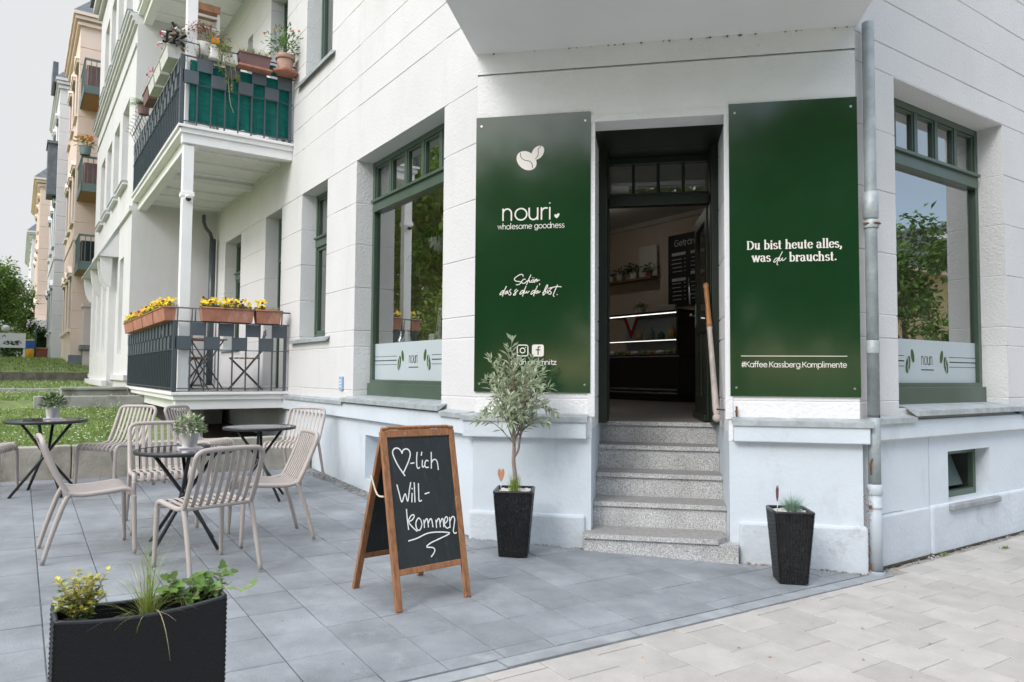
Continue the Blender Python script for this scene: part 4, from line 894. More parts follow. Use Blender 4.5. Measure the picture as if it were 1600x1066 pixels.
t = thing('wooden_stand', 'pale wooden stick stand beside the jug in the left window', 'stand', (3.55, 6.62, .236)); MB().beam((3.55, 6.56, .236), (3.62, 6.66, .68), .03, .02).beam((3.60, 6.72, .236), (3.60, 6.64, .66), .024, .02).build('stick', 'pale_wood', t)
# wooden chair just inside the door
t = thing('wooden_chair', 'light wooden chair just inside the open door', 'chair', (6.88, 5.65, RZ0)); b = MB()
for dx, dy in ((-.2, -.2), (.2, -.2), (-.2, .2), (.2, .2)): b.tube([(6.88+dx, 5.65+dy, RZ0), (6.88+dx*.9, 5.65+dy*.9, RZ0+.45)], .018)
build_each(b, 'leg', 'pot_wood', t); MB().lathe([(.21, 0), (.22, .02), (.21, .035)], (6.88, 5.65, RZ0+.44), 20).build('seat', 'pot_wood', t)
MB().tube(smooth_path([(6.68, 5.78, RZ0+.46), (6.65, 5.85, RZ0+.7), (6.72, 5.91, RZ0+.92), (6.88, 5.95, RZ0+.96), (7.04, 5.91, RZ0+.92), (7.09, 5.85, RZ0+.7), (7.05, 5.78, RZ0+.46)], 5), .016).build('backrest', 'pot_wood', t)

# ------------------------------------------------------------------ signs, pipe and small fittings on the front
def sign(name, label, s0, s1, z0, z1):
    t = thing(name, label, 'sign', CH((s0+s1)/2, .02, z0))
    b = MB(); fbox(b, CO, CU, CN, s0, s1, z0, z1, .012, .018); b.build('panel', 'sign_green', t, bevel=.0015)
    b = MB()
    for a in (s0+.045, s1-.045):
        for z in (z0+.065, z1-.075): b.prism(ellipse(a, z, .009, .009, 0, 12), V(CO)+V(CN)*.0182, CU, Z, CN, .004)
    build_each(b, 'screw', 'steel', t); return t
SO = V(CO)+V(CN)*.0190
s1_ = sign('shop_sign', 'green sign panel with coffee beans and the cafe name left of the door', -.004, .951, -.142, 2.142)
b = MB()
b.prism(ellipse(.424, 1.760, .094, .070, -42), SO, CU, Z, CN, .0010, 0); b.prism(ellipse(.517, 1.822, .064, .046, 52), SO-V(CN)*.0003, CU, Z, CN, .0010, 0)
b.stroke([(.372, 1.828), (.378, 1.790), (.410, 1.764), (.447, 1.755), (.470, 1.730), (.474, 1.695)], .006, SO+V(CN)*.0012, CU, Z, CN, 1, mi=1)
b.stroke([(.545, 1.878), (.520, 1.850), (.522, 1.815), (.510, 1.785), (.497, 1.772)], .005, SO+V(CN)*.0012, CU, Z, CN, 2, mi=1)
b.stroke([(.365, 1.78), (.36, 1.75)], .0001, SO, CU, Z, CN)
b.build('bean_logo', ['cream', 'black_print'], s1_); b = MB()
text(b, 'nouri', .222, .648, 1.269, .190, .0122, SO, CU, Z, CN)
b.prism([(.676, 1.272), (.657, 1.290), (.656, 1.302), (.664, 1.308), (.674, 1.302), (.684, 1.313), (.696, 1.314), (.699, 1.304), (.693, 1.290)], SO, CU, Z, CN, .0008)
b.build('name_lettering', ['cream', 'black_print'], s1_); b = MB()
text(b, 'wholesome goodness', .186, .742, 1.196, .0625, .0050, SO, CU, Z, CN)
b.build('tagline_lettering', 'cream', s1_); b = MB()
SCRIPT = [[(0.401,0.803),(0.397,0.817),(0.376,0.818),(0.338,0.795),(0.329,0.779),(0.343,0.765),(0.376,0.76),(0.385,0.753),(0.367,0.737),(0.344,0.735)],[(0.42,0.778),(0.408,0.78),(0.39,0.762),(0.395,0.748),(0.416,0.748),(0.436,0.768)],[(0.466,0.814),(0.446,0.773),(0.43,0.734)],[(0.439,0.754),(0.45,0.772),(0.457,0.766),(0.455,0.754),(0.469,0.756)],[(0.487,0.774),(0.476,0.77),(0.473,0.756),(0.485,0.754),(0.492,0.767),(0.486,0.776)],[(0.478,0.791),(0.479,0.79)],[(0.492,0.789),(0.493,0.788)],[(0.503,0.776),(0.497,0.751)],[(0.499,0.76),(0.513,0.778),(0.517,0.774),(0.515,0.758),(0.527,0.769),(0.538,0.77)],[(0.54,0.741),(0.536,0.73)],[(0.241,0.688),(0.229,0.686),(0.211,0.663),(0.211,0.654),(0.222,0.659),(0.243,0.684)],[(0.263,0.723),(0.241,0.675),(0.231,0.642)],[(0.276,0.686),(0.26,0.679),(0.25,0.665),(0.258,0.66),(0.274,0.681),(0.272,0.665),(0.283,0.669)],[(0.302,0.699),(0.29,0.683),(0.302,0.667),(0.295,0.651),(0.283,0.656)],[(0.348,0.698),(0.332,0.682),(0.342,0.666),(0.335,0.65),(0.321,0.653),(0.344,0.673),(0.36,0.689)],[(0.404,0.688),(0.39,0.684),(0.377,0.666),(0.377,0.657),(0.388,0.661),(0.409,0.684)],[(0.427,0.722),(0.407,0.672),(0.399,0.64)],[(0.416,0.684),(0.411,0.668),(0.421,0.665),(0.435,0.683),(0.431,0.67),(0.439,0.667),(0.453,0.681)],[(0.497,0.687),(0.483,0.683),(0.469,0.664),(0.469,0.655),(0.481,0.66),(0.502,0.682)],[(0.521,0.723),(0.499,0.671),(0.49,0.641)],[(0.527,0.684),(0.513,0.678),(0.507,0.666),(0.516,0.662),(0.528,0.68),(0.525,0.666),(0.536,0.67),(0.545,0.679)],[(0.564,0.665),(0.594,0.697),(0.605,0.722),(0.6,0.729),(0.587,0.706),(0.569,0.661),(0.569,0.647),(0.585,0.661),(0.589,0.679),(0.578,0.674)],[(0.607,0.688),(0.598,0.665),(0.608,0.665),(0.619,0.681)],[(0.614,0.702),(0.616,0.7)],[(0.642,0.705),(0.623,0.685),(0.635,0.667),(0.626,0.653),(0.614,0.656)],[(0.685,0.728),(0.667,0.687),(0.651,0.646),(0.658,0.634)],[(0.621,0.703),(0.662,0.712),(0.703,0.714),(0.715,0.711)],[(0.681,0.651),(0.684,0.648)]]
strokes(b, SCRIPT, .0068, SO, CU, Z, CN)
b.build('script_lettering', 'cream', s1_); b = MB()
def rrect(cx, cz, h, r, k=5): return [(cx+sx*(h-r)+r*math.cos(a), cz+sz*(h-r)+r*math.sin(a)) for sx, sz, a0 in ((1, 1, 0), (-1, 1, 90), (-1, -1, 180), (1, -1, 270)) for a in [R(a0+90*i/k) for i in range(k+1)]]
b.prism(rrect(.527, .1965, .0485, .016), SO, CU, Z, CN, .0008)
b.stroke([(.545, .225), (.533, .226), (.529, .212), (.529, .165)], .010, SO+V(CN)*.001, CU, Z, CN, 1, mi=1); b.stroke([(.512, .202), (.545, .202)], .009, SO+V(CN)*.001, CU, Z, CN, 2, mi=1)
rr = rrect(.401, .1965, .044, .016); b.stroke(rr+[rr[0], rr[1]], .0085, SO, CU, Z, CN, 0, smooth=False); b.stroke(arc(.401, .1965, .020, .020, 0, 370, 18), .008, SO, CU, Z, CN, 1, smooth=False); b.stroke([(.425, .221), (.426, .222)], .009, SO, CU, Z, CN, 2)
b.build('media_icons', ['cream', 'black_print'], s1_); b = MB()
text(b, 'nouri.chemnitz', .305, .680, .083, .055, .0055, SO, CU, Z, CN)
b.build('handle_lettering', ['cream', 'black_print'], s1_)
s2_ = sign('slogan_sign', 'plain dark green sign panel with a German slogan right of the door', 2.028, 2.968, -.152, 2.132)
# a bold roman: stems thick, hairlines thin, slab serifs
sf = lambda x, y, w_=.17: [(x-w_/2, y), (x+w_/2, y)]
GB = {
 'D': (.82, [[(.17, 0), (.17, .70)], [(.05, .70), (.36, .70)]+arc(.36, .35, .34, .35, 90, -90, 12)+[(.05, 0)]]),
 'u': (.66, [[(.14, .5), (.14, .15)]+arc(.28, .16, .14, .15, 185, 340, 6)+[(.46, .15)], [(.47, .5), (.47, 0)], [(.02, .49), (.16, .49)], [(.36, .49), (.48, .49)], [(.46, .01), (.60, .01)]]),
 'b': (.62, [[(.13, .0), (.13, .78)], [(.02, .77), (.14, .77)], arc(.31, .25, .21, .25, 130, -150, 14)]),
 'i': (.34, [[(.16, 0), (.16, .5)], [(.05, .49), (.17, .49)], sf(.16, .01, .26), [(.16, .66), (.16, .71)]]),
 's': (.50, [arc(.23, .37, .15, .12, 30, 235, 8)+arc(.24, .125, .17, .125, 65, -150, 9)]),
 't': (.40, [[(.16, .68), (.16, .10)]+arc(.25, .10, .10, .10, 185, 300, 5), [(.02, .48), (.33, .48)]]),
 'h': (.68, [[(.14, 0), (.14, .78)], [(.03, .77), (.15, .77)], [(.16, .32)]+arc(.32, .34, .16, .16, 160, 0, 8)+[(.48, 0)], sf(.14, .01, .26), sf(.49, .01, .26)]),
 'e': (.56, [[(.08, .28), (.46, .28)]+arc(.27, .25, .21, .25, 10, 320, 16)]),
 'a': (.58, [arc(.22, .36, .17, .14, 150, 0, 8)+[(.39, .12), (.44, .02), (.54, .02)], arc(.22, .14, .16, .15, 80, 330, 10)]),
 'l': (.34, [[(.16, 0), (.16, .78)], [(.04, .77), (.17, .77)], sf(.16, .01, .28)]),
 'w': (.90, [[(.08, .5), (.26, 0)], [(.26, 0), (.43, .46)], [(.41, .5), (.60, 0)], [(.60, 0), (.78, .48)], sf(.09, .49, .24), sf(.42, .49, .2), sf(.78, .49, .2)]),
 'r': (.48, [[(.14, 0), (.14, .5)], [(.03, .49), (.15, .49)], [(.15, .30)]+arc(.31, .34, .15, .15, 170, 60, 6)+[(.40, .40)], sf(.14, .01, .28)]),
 'c': (.52, [arc(.28, .25, .21, .25, 35, 325, 14)]),
 '.': (.28, [[(.12, .05), (.12, .09)]]), ',': (.28, [[(.13, .08), (.15, -.02), (.08, -.13)]]), ' ': (.34, [])}
b = MB()
text(b, 'Du bist heute alles,', 2.155, 2.850, .980, .088, .0125, SO, CU, Z, CN, glyphs=GB, contrast=.33)
text(b, 'was', 2.194, 2.335, .884, .088, .0125, SO, CU, Z, CN, glyphs=GB, contrast=.33)
text(b, 'brauchst.', 2.468, 2.812, .882, .088, .0125, SO, CU, Z, CN, glyphs=GB, contrast=.33)
DU = [[(2.382,0.908),(2.368,0.905),(2.354,0.882),(2.362,0.877),(2.379,0.893),(2.39,0.911)],[(2.419,0.957),(2.393,0.905),(2.378,0.864),(2.385,0.855)],[(2.401,0.908),(2.395,0.89),(2.404,0.887),(2.42,0.91),(2.416,0.893),(2.426,0.889),(2.445,0.908)]]
strokes(b, DU, .0055, SO, CU, Z, CN)
b.build('slogan_lettering', 'cream', s2_); b = MB()
fbox(b, CO, CU, CN, 2.109, 2.874, .1535, .1585, .0182, .0190)
text(b, '#Kaffee.Kassberg.Komplimente', 2.110, 2.872, .0715, .0575, .0050, SO, CU, Z, CN)
b.build('hashtag_lettering', 'cream', s2_)
# rain pipe in the corner
pp = thing('rain_pipe', 'grey zinc rain pipe with a white plastic foot at the right corner', 'rain pipe', (5.285, 2.985, -1.45))
px_, py_ = 5.285, 2.985
MB().tube([(px_, py_, 2.70), (px_, py_, -.30)], .043, 18).tube([(px_, py_, -.28), (px_-.0, py_-.0, -.80)], .043, 18).build('upper_pipe', 'pipe_zinc', pp)
b = MB(); b.lathe([(.047, 0), (.054, .005), (.054, .20), (.047, .205)], (px_, py_, 1.19), 18, cap=False); b.lathe([(.052, 0), (.056, .01), (.056, .05), (.052, .06)], (px_, py_, 1.12), 18, cap=False); b.lathe([(.0475, 0), (.0485, .005), (.0485, .09), (.0475, .095)], (px_, py_, .18), 18, cap=False)
build_each(b, 'sleeve', 'zinc', pp); MB().tube([(px_-.07, py_+.02, 1.15), (px_-.02, py_-.055, 1.15), (px_+.03, py_-.055, 1.15)], .008, 6).lathe([(.0, 0), (.013, .004), (0, .02)], (px_+.005, py_-.062, 1.14), 8).build('clamp', 'rust', pp)
MB().tube([(px_, py_, -.79), (px_, py_, -1.47)], .045, 18).lathe([(.046, 0), (.053, .006), (.053, .075), (.046, .08)], (px_, py_, -.87), 18, cap=False).lathe([(.046, 0), (.050, .004), (.050, .02), (.046, .024)], (px_, py_, -.97), 18, cap=False).lathe([(.054, 0), (.062, .01), (.062, .08)], (px_, py_, -1.50), 18, cap=False).build('lower_pipe', 'pipe_white', pp)
b = MB(); b.tube([(px_-.045, py_-.01, -.60), (px_-.058, py_-.0, -.64), (px_-.05, py_, -.72)], [.006, .008, .004], 8); b.tube([(px_-.06, py_, -.95), (px_-.085, py_-.01, -.955)], .011, 8); build_each(b, 'bracket', 'rust', pp)
t = thing('number_plate', 'small pale blue plate on the white wall beside the shop window', 'plate', (3.12, 8.12, -.19)); MB().box(3.108, 3.130, 8.065, 8.165, -.195, -.035).build('plate', 'blue_sign', t, bevel=.006)
b = MB()
for z in (-.08, -.115, -.15): b.box(3.106, 3.1078, 8.09, 8.14, z-.008, z+.008)
b.build('print', 'white_pot', t)
# ------------------------------------------------------------------ terrace furniture
def strip(mb, prof, y, w_, th):                            # a slat that follows the side profile (x forward, z up)
    n = len(prof); vs = []
    for i, p in enumerate(prof):
        d = (prof[min(i+1, n-1)]-prof[max(i-1, 0)]).normalized(); nn = V((-d.z, 0, d.x))*th/2
        for s_, e in ((-1, -1), (1, -1), (1, 1), (-1, 1)): vs.append(V((p.x, y+s_*w_/2, p.z))+nn*e)
    fs = [(4*i+k, 4*i+(k+1) % 4, 4*i+4+(k+1) % 4, 4*i+4+k) for i in range(n-1) for k in range(4)]+[(3, 2, 1, 0), (4*n-4, 4*n-3, 4*n-2, 4*n-1)]
    mb.add(vs, fs, 0, .5, False)
def make_chair(label):
    r = thing('terrace_chair', label, 'chair', (0, 0, 0), 'taupe slatted chairs on the terrace')
    hw = .222
    back = smooth_path([(-.285, 0, .792), (-.268, 0, .74), (-.225, 0, .62), (-.178, 0, .515), (-.150, 0, .463)], 5)
    seat = smooth_path([(-.150, 0, .463), (-.118, 0, .436), (-.06, 0, .430), (.08, 0, .440), (.185, 0, .450), (.232, 0, .440), (.254, 0, .408), (.256, 0, .385)], 4)
    b = MB()
    for i in range(8): strip(b, back, -.168+.048*i, .026, .008)
    pth = []                                               # one bent tube: up one side, across the top with round corners, down the other
    sd = [V((-.135, hw, .43)), V((-.175, hw, .505)), V((-.222, hw, .61)), V((-.262, hw, .71)), V((-.282, hw-.004, .765)), V((-.290, hw-.028, .793)), V((-.292, hw-.075, .803))]
    pth = smooth_path(sd+[V((-.292, 0, .806))]+[V((p.x, -p.y, p.z)) for p in sd[::-1]], 3)
    b.tube(pth, .0165, 9, flat=1.0)
    b.build('backrest', 'chair', r, bevel=.004)
    b = MB()
    for i in range(8): strip(b, seat, -.168+.048*i, .026, .008)
    for s_ in (-1, 1):
        b.tube(smooth_path([(-.15, s_*hw, .445), (-.06, s_*hw, .425), (.10, s_*hw, .434), (.19, s_*hw, .443), (.235, s_*hw, .43), (.252, s_*hw, .395)], 4), .0165, 9)
    b.tube([(.238, -hw, .402), (.238, hw, .402)], .012, 8); b.tube([(-.14, -hw, .43), (-.14, hw, .43)], .012, 8)
    b.build('seat', 'chair', r, bevel=.004)
    for s_ in (-1, 1):
        MB().tube(smooth_path([(.252, s_*hw, .40), (.256, s_*hw, .33), (.262, s_*(hw+.003), .15), (.268, s_*(hw+.008), .0)], 3), [.0165]*6+[.0155, .015, .0145, .014], 9).build('leg', 'chair', r)
        MB().tube(smooth_path([(-.128, s_*hw, .44), (-.165, s_*hw, .36), (-.225, s_*(hw+.003), .17), (-.270, s_*(hw+.008), .0)], 3), [.0165]*6+[.0155, .015, .0145, .014], 9).build('leg', 'chair', r)
    return r
CH_ = [(.435, 5.86, 2, 'taupe slatted chair seen from its side at the left of the middle table'),
       (1.065, 5.09, 104, 'taupe slatted chair with its back to the camera at the middle table'),
       (1.665, 5.76, 178, 'taupe slatted chair at the right of the middle table, turned sideways'),
       (1.00, 6.50, 268, 'taupe slatted chair behind the middle table facing the camera'),
       (.86, 8.40, 222, 'taupe slatted chair by the low stone wall, nearest the left table'),
       (1.68, 8.50, 318, 'taupe slatted chair half hidden behind the middle table chairs, under the balcony'),
       (2.60, 8.16, 223, 'taupe slatted chair against the white wall beside the right table'),
       (-.285, 8.40, -18, 'taupe slatted chair cut off at the far side of the left table')]
for i, (x, y, a, lab) in enumerate(CH_):
    if i == 0:
        chair0 = make_chair(lab); chair0.location = (x, y, ground(x, y)); chair0.rotation_euler = (0, 0, R(a)); r = chair0
    else: r = copy_tree(chair0, (x, y, ground(x, y)), R(a), lab)
    # follow the slope of the paving
    nrm = V((.0206, -.0335, 1)).normalized(); r.rotation_euler = (nrm.to_track_quat('Z', 'Y').to_matrix() @ Matrix.Rotation(R(a), 3, 'Z')).to_euler() if False else r.rotation_euler
def make_table(label):
    r = thing('bistro_table', label, 'table', (0, 0, 0), 'round black bistro tables on the terrace')
    t = MB(); t.lathe([(.318, .672), (.340, .676), (.344, .690), (.340, .700), (.328, .702), (.322, .699), (.318, .695)], (0, 0, 0), 56, cap=False)
    t.lathe([(0, .676), (.32, .676)], (0, 0, 0), 40, cap=False); tp = t.build('table_top', 'black_metal', r)
    MB().lathe([(.3205, .6905), (.3205, .6985), (0, .6985)], (0, 0, 0), 56, cap=False, smooth=False).build('glass_plate', 'black_glass', tp)
    MB().lathe([(.030, .345), (.036, .35), (.036, .385), (.030, .39)], (0, 0, 0), 16).build('collar', 'black_metal', r)
    for k in range(4):
        a, a2 = R(90*k), R(90*k+138)
        MB().tube([(.215*math.cos(a2), .215*math.sin(a2), .675), (.020*math.cos(a+.9), .020*math.sin(a+.9), .365), (.305*math.cos(a), .305*math.sin(a), .0)], [.0135, .0135, .0125], 9).build('leg', 'black_metal', r)
    return r
TB = [(1.040, 5.76, -52, 'round black bistro table in the middle of the terrace with a potted plant'), (.25, 8.22, -65, 'round black bistro table at the left by the lawn with a potted plant'), (1.995, 7.34, -66, 'bare round black bistro table near the white house wall')]
for i, (x, y, a, lab) in enumerate(TB):
    if i == 0: table0 = make_table(lab); table0.location = (x, y, ground(x, y)); table0.rotation_euler = (0, 0, R(a))
    else: copy_tree(table0, (x, y, ground(x, y)), R(a), lab)
random.seed(21)
def bush_leaf_ball(b, c, rx, rz, n, ls, mi=(0,), tones=(0, 1), asp=.55):
    for i in range(n):
        a, e = rnd(0, 6.283), math.asin(rnd(-.35, 1)); f = rnd(.55, 1.05); d_ = V((math.cos(a)*math.cos(e), math.sin(a)*math.cos(e), math.sin(e)))
        q = V(c)+V((d_.x*rx, d_.y*rx, d_.z*rz))*f; b.leaf(q, d_+V((rnd(-.7, .7), rnd(-.7, .7), rnd(-.3, .6))), Z, ls*rnd(.7, 1.3), ls*asp*rnd(.7, 1.2), random.choice(mi), rnd(*tones))
def table_plant(x, y, zt, lab, lm, n):
    pm = tag(MB().box(x-.075, x+.085, y-.05, y+.055, zt, zt+.010).build('card_stack', 'paper'), 'flat pale menu cards under the pot on the %s table' % lab, 'menu card')
    t = thing('table_plant', 'small %s plant in a white pot on the %s table' % (('pale flowering' if lab == 'middle' else 'dark green'), lab), 'potted plant', (x, y, zt+.0105))
    MB().lathe([(.046, 0), (.050, .004), (.063, .100), (.065, .103), (.059, .103), (.055, .088)], (x, y, zt+.0105), 24, cap=False).lathe([(0, .001), (.042, .001)], (x, y, zt+.0105), 24, cap=False).build('pot', 'white_pot', t)
    b = MB(); b.lathe([(0, .088), (.055, .088)], (x, y, zt+.0105), 16, cap=False); b.build('soil', 'soil', t)
    b = MB(); bush_leaf_ball(b, (x, y, zt+.145), .100, .095, n, .034, lm)
    for k in range(14): a = rnd(0, 6.3); b.tube([(x, y, zt+.09), (x+.06*math.cos(a), y+.06*math.sin(a), zt+.17)], .0015, 4)
    b.build('leaves', ['leaf_mid', 'leaf_pale', 'leaf_dark'], t)
table_plant(1.068, 5.79, ground(1.04, 5.76)+.700, 'middle', (1, 1, 1, 0), 520)
table_plant(.30, 8.33, ground(.25, 8.22)+.700, 'left', (0, 1, 2, 2), 480)

# ------------------------------------------------------------------ A-board
FL, FR, BL, BR = V((1.814, 3.79, -1.341)), V((2.307, 3.855, -1.349)), V((1.767, 4.313, -1.323)), V((2.246, 4.381, -1.331))
ab = thing('chalk_board', 'wooden A-board with a chalk welcome on black beside the steps', 'A-board', (FL+FR+BL+BR)/4)
bu = V((.991, .131, -.016)).normalized(); bw = V((-.018, .255, .967)); bw = (bw-bu*bw.dot(bu)).normalized(); bn = bu.cross(bw)
if bn.y > 0: bn = -bn
def board_side(O, u_, w_, n_, lenx, front):
    q = lambda mb, a0, a1, b0, b1, n0, n1, mi=0: mb.obox(O+u_*((a0+a1)/2)+w_*((b0+b1)/2)+n_*((n0+n1)/2), u_*((a1-a0)/2), w_*((b1-b0)/2), n_*((n1-n0)/2), mi)
    f = MB(); k = .040                                     # legs lean in a little: the frame is narrower at the top
    for sgn in (0, 1):
        bot = O+u_*(lenx*sgn+(.006 if not sgn else 0)); topp = O+w_*1.028+u_*(.027 if not sgn else lenx+.036)
        d_ = topp-bot; f.obox((bot+topp)/2, d_/2, u_*.021, n_*.012)
    q(f, .045, lenx+.016, .990, 1.034, -.0125, .0125); q(f, .030, lenx-.013, .193, .228, -.0105, .0105)
    f.build('frame', 'wood', ab, bevel=.004)
    b = MB(); b.prism([(.026, .222), (lenx-.008, .222), (lenx+.018, .994), (.044, .994)], O-n_*.004, u_, w_, n_, .006); return b.build('panel', 'chalkboard', ab)
pan = board_side(FL, bu, bw, bn, .495, True)
bw2 = V((bu.cross(V((0, 0, 1)))))                          # rear side leans the other way
top_c = FL+bw*1.028; bwb = (top_c+V((0, .022, .0))-BL); bwb = (bwb-bu*bwb.dot(bu)); Lb = bwb.length; bwb.normalize()
bnb = bu.cross(bwb); bnb = bnb if bnb.y > 0 else -bnb
board_side(BL, bu, bwb, bnb, .485, False)
c = MB(); CHALK = [[(0.144,0.892),(0.14,0.906),(0.123,0.923),(0.1,0.925),(0.081,0.909),(0.082,0.881),(0.106,0.822),(0.146,0.758)],[(0.144,0.892),(0.154,0.91),(0.176,0.918),(0.195,0.91),(0.203,0.885),(0.186,0.845),(0.155,0.798),(0.136,0.772)],[(0.198,0.828),(0.223,0.83)],[(0.254,0.893),(0.245,0.855),(0.24,0.81),(0.246,0.795),(0.259,0.8)],[(0.286,0.842),(0.279,0.808),(0.286,0.8),(0.296,0.809)],[(0.288,0.892),(0.281,0.873)],[(0.328,0.835),(0.314,0.84),(0.3,0.82),(0.303,0.798),(0.324,0.797)],[(0.358,0.888),(0.352,0.842),(0.344,0.789)],[(0.349,0.822),(0.368,0.841),(0.389,0.837),(0.396,0.811),(0.395,0.777)],[(0.083,0.708),(0.092,0.657),(0.103,0.605),(0.123,0.638),(0.135,0.649),(0.145,0.605),(0.163,0.661),(0.181,0.714)],[(0.182,0.649),(0.173,0.599)],[(0.185,0.679),(0.187,0.675)],[(0.206,0.711),(0.2,0.651),(0.195,0.597)],[(0.235,0.703),(0.228,0.642),(0.225,0.605),(0.232,0.598),(0.243,0.602)],[(0.273,0.638),(0.305,0.644)],[(0.129,0.56),(0.127,0.504),(0.128,0.443)],[(0.129,0.49),(0.153,0.518),(0.172,0.524),(0.177,0.512),(0.158,0.494),(0.136,0.486),(0.153,0.458),(0.185,0.426)],[(0.221,0.487),(0.208,0.501),(0.192,0.49),(0.182,0.468),(0.185,0.441),(0.198,0.43),(0.213,0.438),(0.224,0.463),(0.221,0.487)],[(0.242,0.485),(0.24,0.441)],[(0.242,0.465),(0.257,0.487),(0.268,0.486),(0.269,0.441)],[(0.272,0.465),(0.286,0.484),(0.298,0.483),(0.301,0.438)],[(0.329,0.475),(0.327,0.431)],[(0.328,0.458),(0.345,0.48),(0.355,0.477),(0.355,0.432)],[(0.357,0.455),(0.372,0.476),(0.382,0.474),(0.38,0.43)],[(0.388,0.445),(0.415,0.465),(0.412,0.486),(0.396,0.478),(0.387,0.442),(0.402,0.419),(0.424,0.424)],[(0.432,0.481),(0.427,0.42)],[(0.432,0.457),(0.449,0.48),(0.465,0.481),(0.468,0.46),(0.452,0.413),(0.447,0.395),(0.454,0.382),(0.469,0.384)],[(0.118,0.379),(0.175,0.386),(0.251,0.405),(0.31,0.406),(0.385,0.397),(0.416,0.385),(0.328,0.362),(0.268,0.347),(0.238,0.329),(0.28,0.32),(0.294,0.305),(0.283,0.286),(0.263,0.269)]]
rc = random.Random(4)
for i, st_ in enumerate(CHALK): c.stroke(st_, .0078 if i > 1 else .0085, FL+bn*.0026, bu, bw, bn, i)
c.build('chalk_writing', 'chalk', pan)
MB().tube(smooth_path([FL+bw*.645-bu*.008+V((0, .012, 0)), (FL+bw*.65+BL+bwb*.72)/2-bu*.012+V((0, .0, -.045)), BL+bwb*.73-bu*.010], 5), .0055, 6).build('strap', 'rope', ab)
for o_, w_ in ((FL, bw), (BL, bwb)):
    pass
MB().obox(top_c+bu*.10+V((0, .011, .008)), bu*.03, V((0, .018, 0)), V((0, 0, .004))).obox(top_c+bu*.40+V((0, .011, .008)), bu*.03, V((0, .018, 0)), V((0, 0, .004))).build('hinge', 'steel', ab)

# ------------------------------------------------------------------ wicker pots by the steps
def wicker_pot(name, label, c, rot, wt, wb, h):
    t = thing(name, label, 'planter', c); c = V(c); ca, sa = math.cos(R(rot)), math.sin(R(rot))
    E = lambda x, y, z: c+V((x*ca-y*sa, x*sa+y*ca, z))
    def ring(hw, z, rr=.016): return [E(sx*(hw-rr)+rr*math.cos(a), sy*(hw-rr)+rr*math.sin(a), z) for sx, sy, a0 in ((1, 1, 0), (-1, 1, 90), (-1, -1, 180), (1, -1, 270)) for a in [R(a0+30*i) for i in range(4)]]
    b = MB(); k = 16; N_ = 14; vs = []
    for j in range(N_+1): vs += ring((wb+(wt-wb)*j/N_)/2, h*j/N_)
    b.add(vs, [(j*k+i, j*k+(i+1) % k, (j+1)*k+(i+1) % k, (j+1)*k+i) for j in range(N_) for i in range(k)]); b.add(ring(wb/2, 0), [tuple(range(k))])
    top, inn, low = ring(wt/2, h), ring(wt/2-.018, h), ring(wt/2-.022, h-.05)
    b.add(top+inn+low, [(i, (i+1) % k, k+(i+1) % k, k+i) for i in range(k)]+[(k+i, k+(i+1) % k, 2*k+(i+1) % k, 2*k+i) for i in range(k)])
    rim = ring(wt/2-.004, h-.004); b.tube(rim+[rim[0]], .011, 7, cap=False)
    b.build('basket', 'case_black', t)
    wv = MB(); NR, NC = int(h/.0092), 11
    for f_ in range(4):
        ax_ = [((1, 0), (0, -1)), ((0, 1), (1, 0)), ((-1, 0), (0, 1)), ((0, -1), (-1, 0))][f_]
        for r_ in range(NR):
            for c__ in range(NC+1):
                o2 = .5*(c__ % 2); z0_, z1_ = h*(r_+o2+.06)/(NR+.6), h*(r_+o2+.97)/(NR+.6)
                hw0 = (wb+(wt-wb)*z0_/h)/2; hw1 = (wb+(wt-wb)*z1_/h)/2; a0_, a1_ = (c__-.5)/NC*2-1+.01, (c__+.5)/NC*2-1-.01; a0_, a1_ = max(-.97, a0_), min(.97, a1_)
                pt = lambda a, hw, z, e: E(ax_[0][0]*a*hw+ax_[1][0]*(hw+e), ax_[0][1]*a*hw+ax_[1][1]*(hw+e), z)
                mid_ = (a0_+a1_)/2; j_ = rnd(-.0008, .0008); zm, hm = (z0_+z1_)/2, (hw0+hw1)/2
                wv.add([pt(a0_, hw0, z0_, -.001), pt(a1_, hw0, z0_, -.001), pt(a1_, hw1, z1_, -.001), pt(a0_, hw1, z1_, -.001), pt(a0_*.72+mid_*.28, hm, zm+j_, .0052+j_), pt(a1_*.72+mid_*.28, hm, zm+j_, .0052+j_)], [(0, 1, 5, 4), (2, 3, 4, 5), (1, 2, 5), (3, 0, 4)], 0, rnd(.2, .8))
    wv.build('weave', 'strand', t)
    s_ = MB(); s_.add(ring(wt/2-.02, h-.028), [tuple(range(k))])
    for i in range(420): 
        x, y = rnd(-1, 1)*(wt/2-.03), rnd(-1, 1)*(wt/2-.03); r = rnd(.006, .011); q = E(x, y, h-.026+rnd(0, .012)); a = rnd(0, 6.3)
        s_.obox(q, (r*math.cos(a), r*math.sin(a), r*.2), (-r*.8*math.sin(a), r*.8*math.cos(a), 0), (r*.2, 0, r*.6), 0, rnd(0, 1))
    s_.build('pebbles', 'pebble', t); return t
def heart_pick(label, c, h, m, w_=.045, hh=.09, u_=(.83, -.56, 0)):
    t = thing('heart_pick', label, 'garden pick', c); c = V(c)
    MB().tube([c+Z*-.05, c+Z*(h-hh*.9)], .0025, 6).build('stick', 'steel', t)
    pts = [(0, 0), (.33, .30), (.50, .62), (.47, .86), (.28, 1.0), (.08, .92), (0, .76), (-.08, .92), (-.28, 1.0), (-.47, .86), (-.50, .62), (-.33, .30)]
    MB().prism([(a*w_, b_*hh) for a, b_ in pts], c+Z*(h-hh), u_, Z, V(u_).cross(Z), .002).build('heart', m, t)
random.seed(31)
OC = V((3.125, 4.555, ground(3.125, 4.555)+.002))
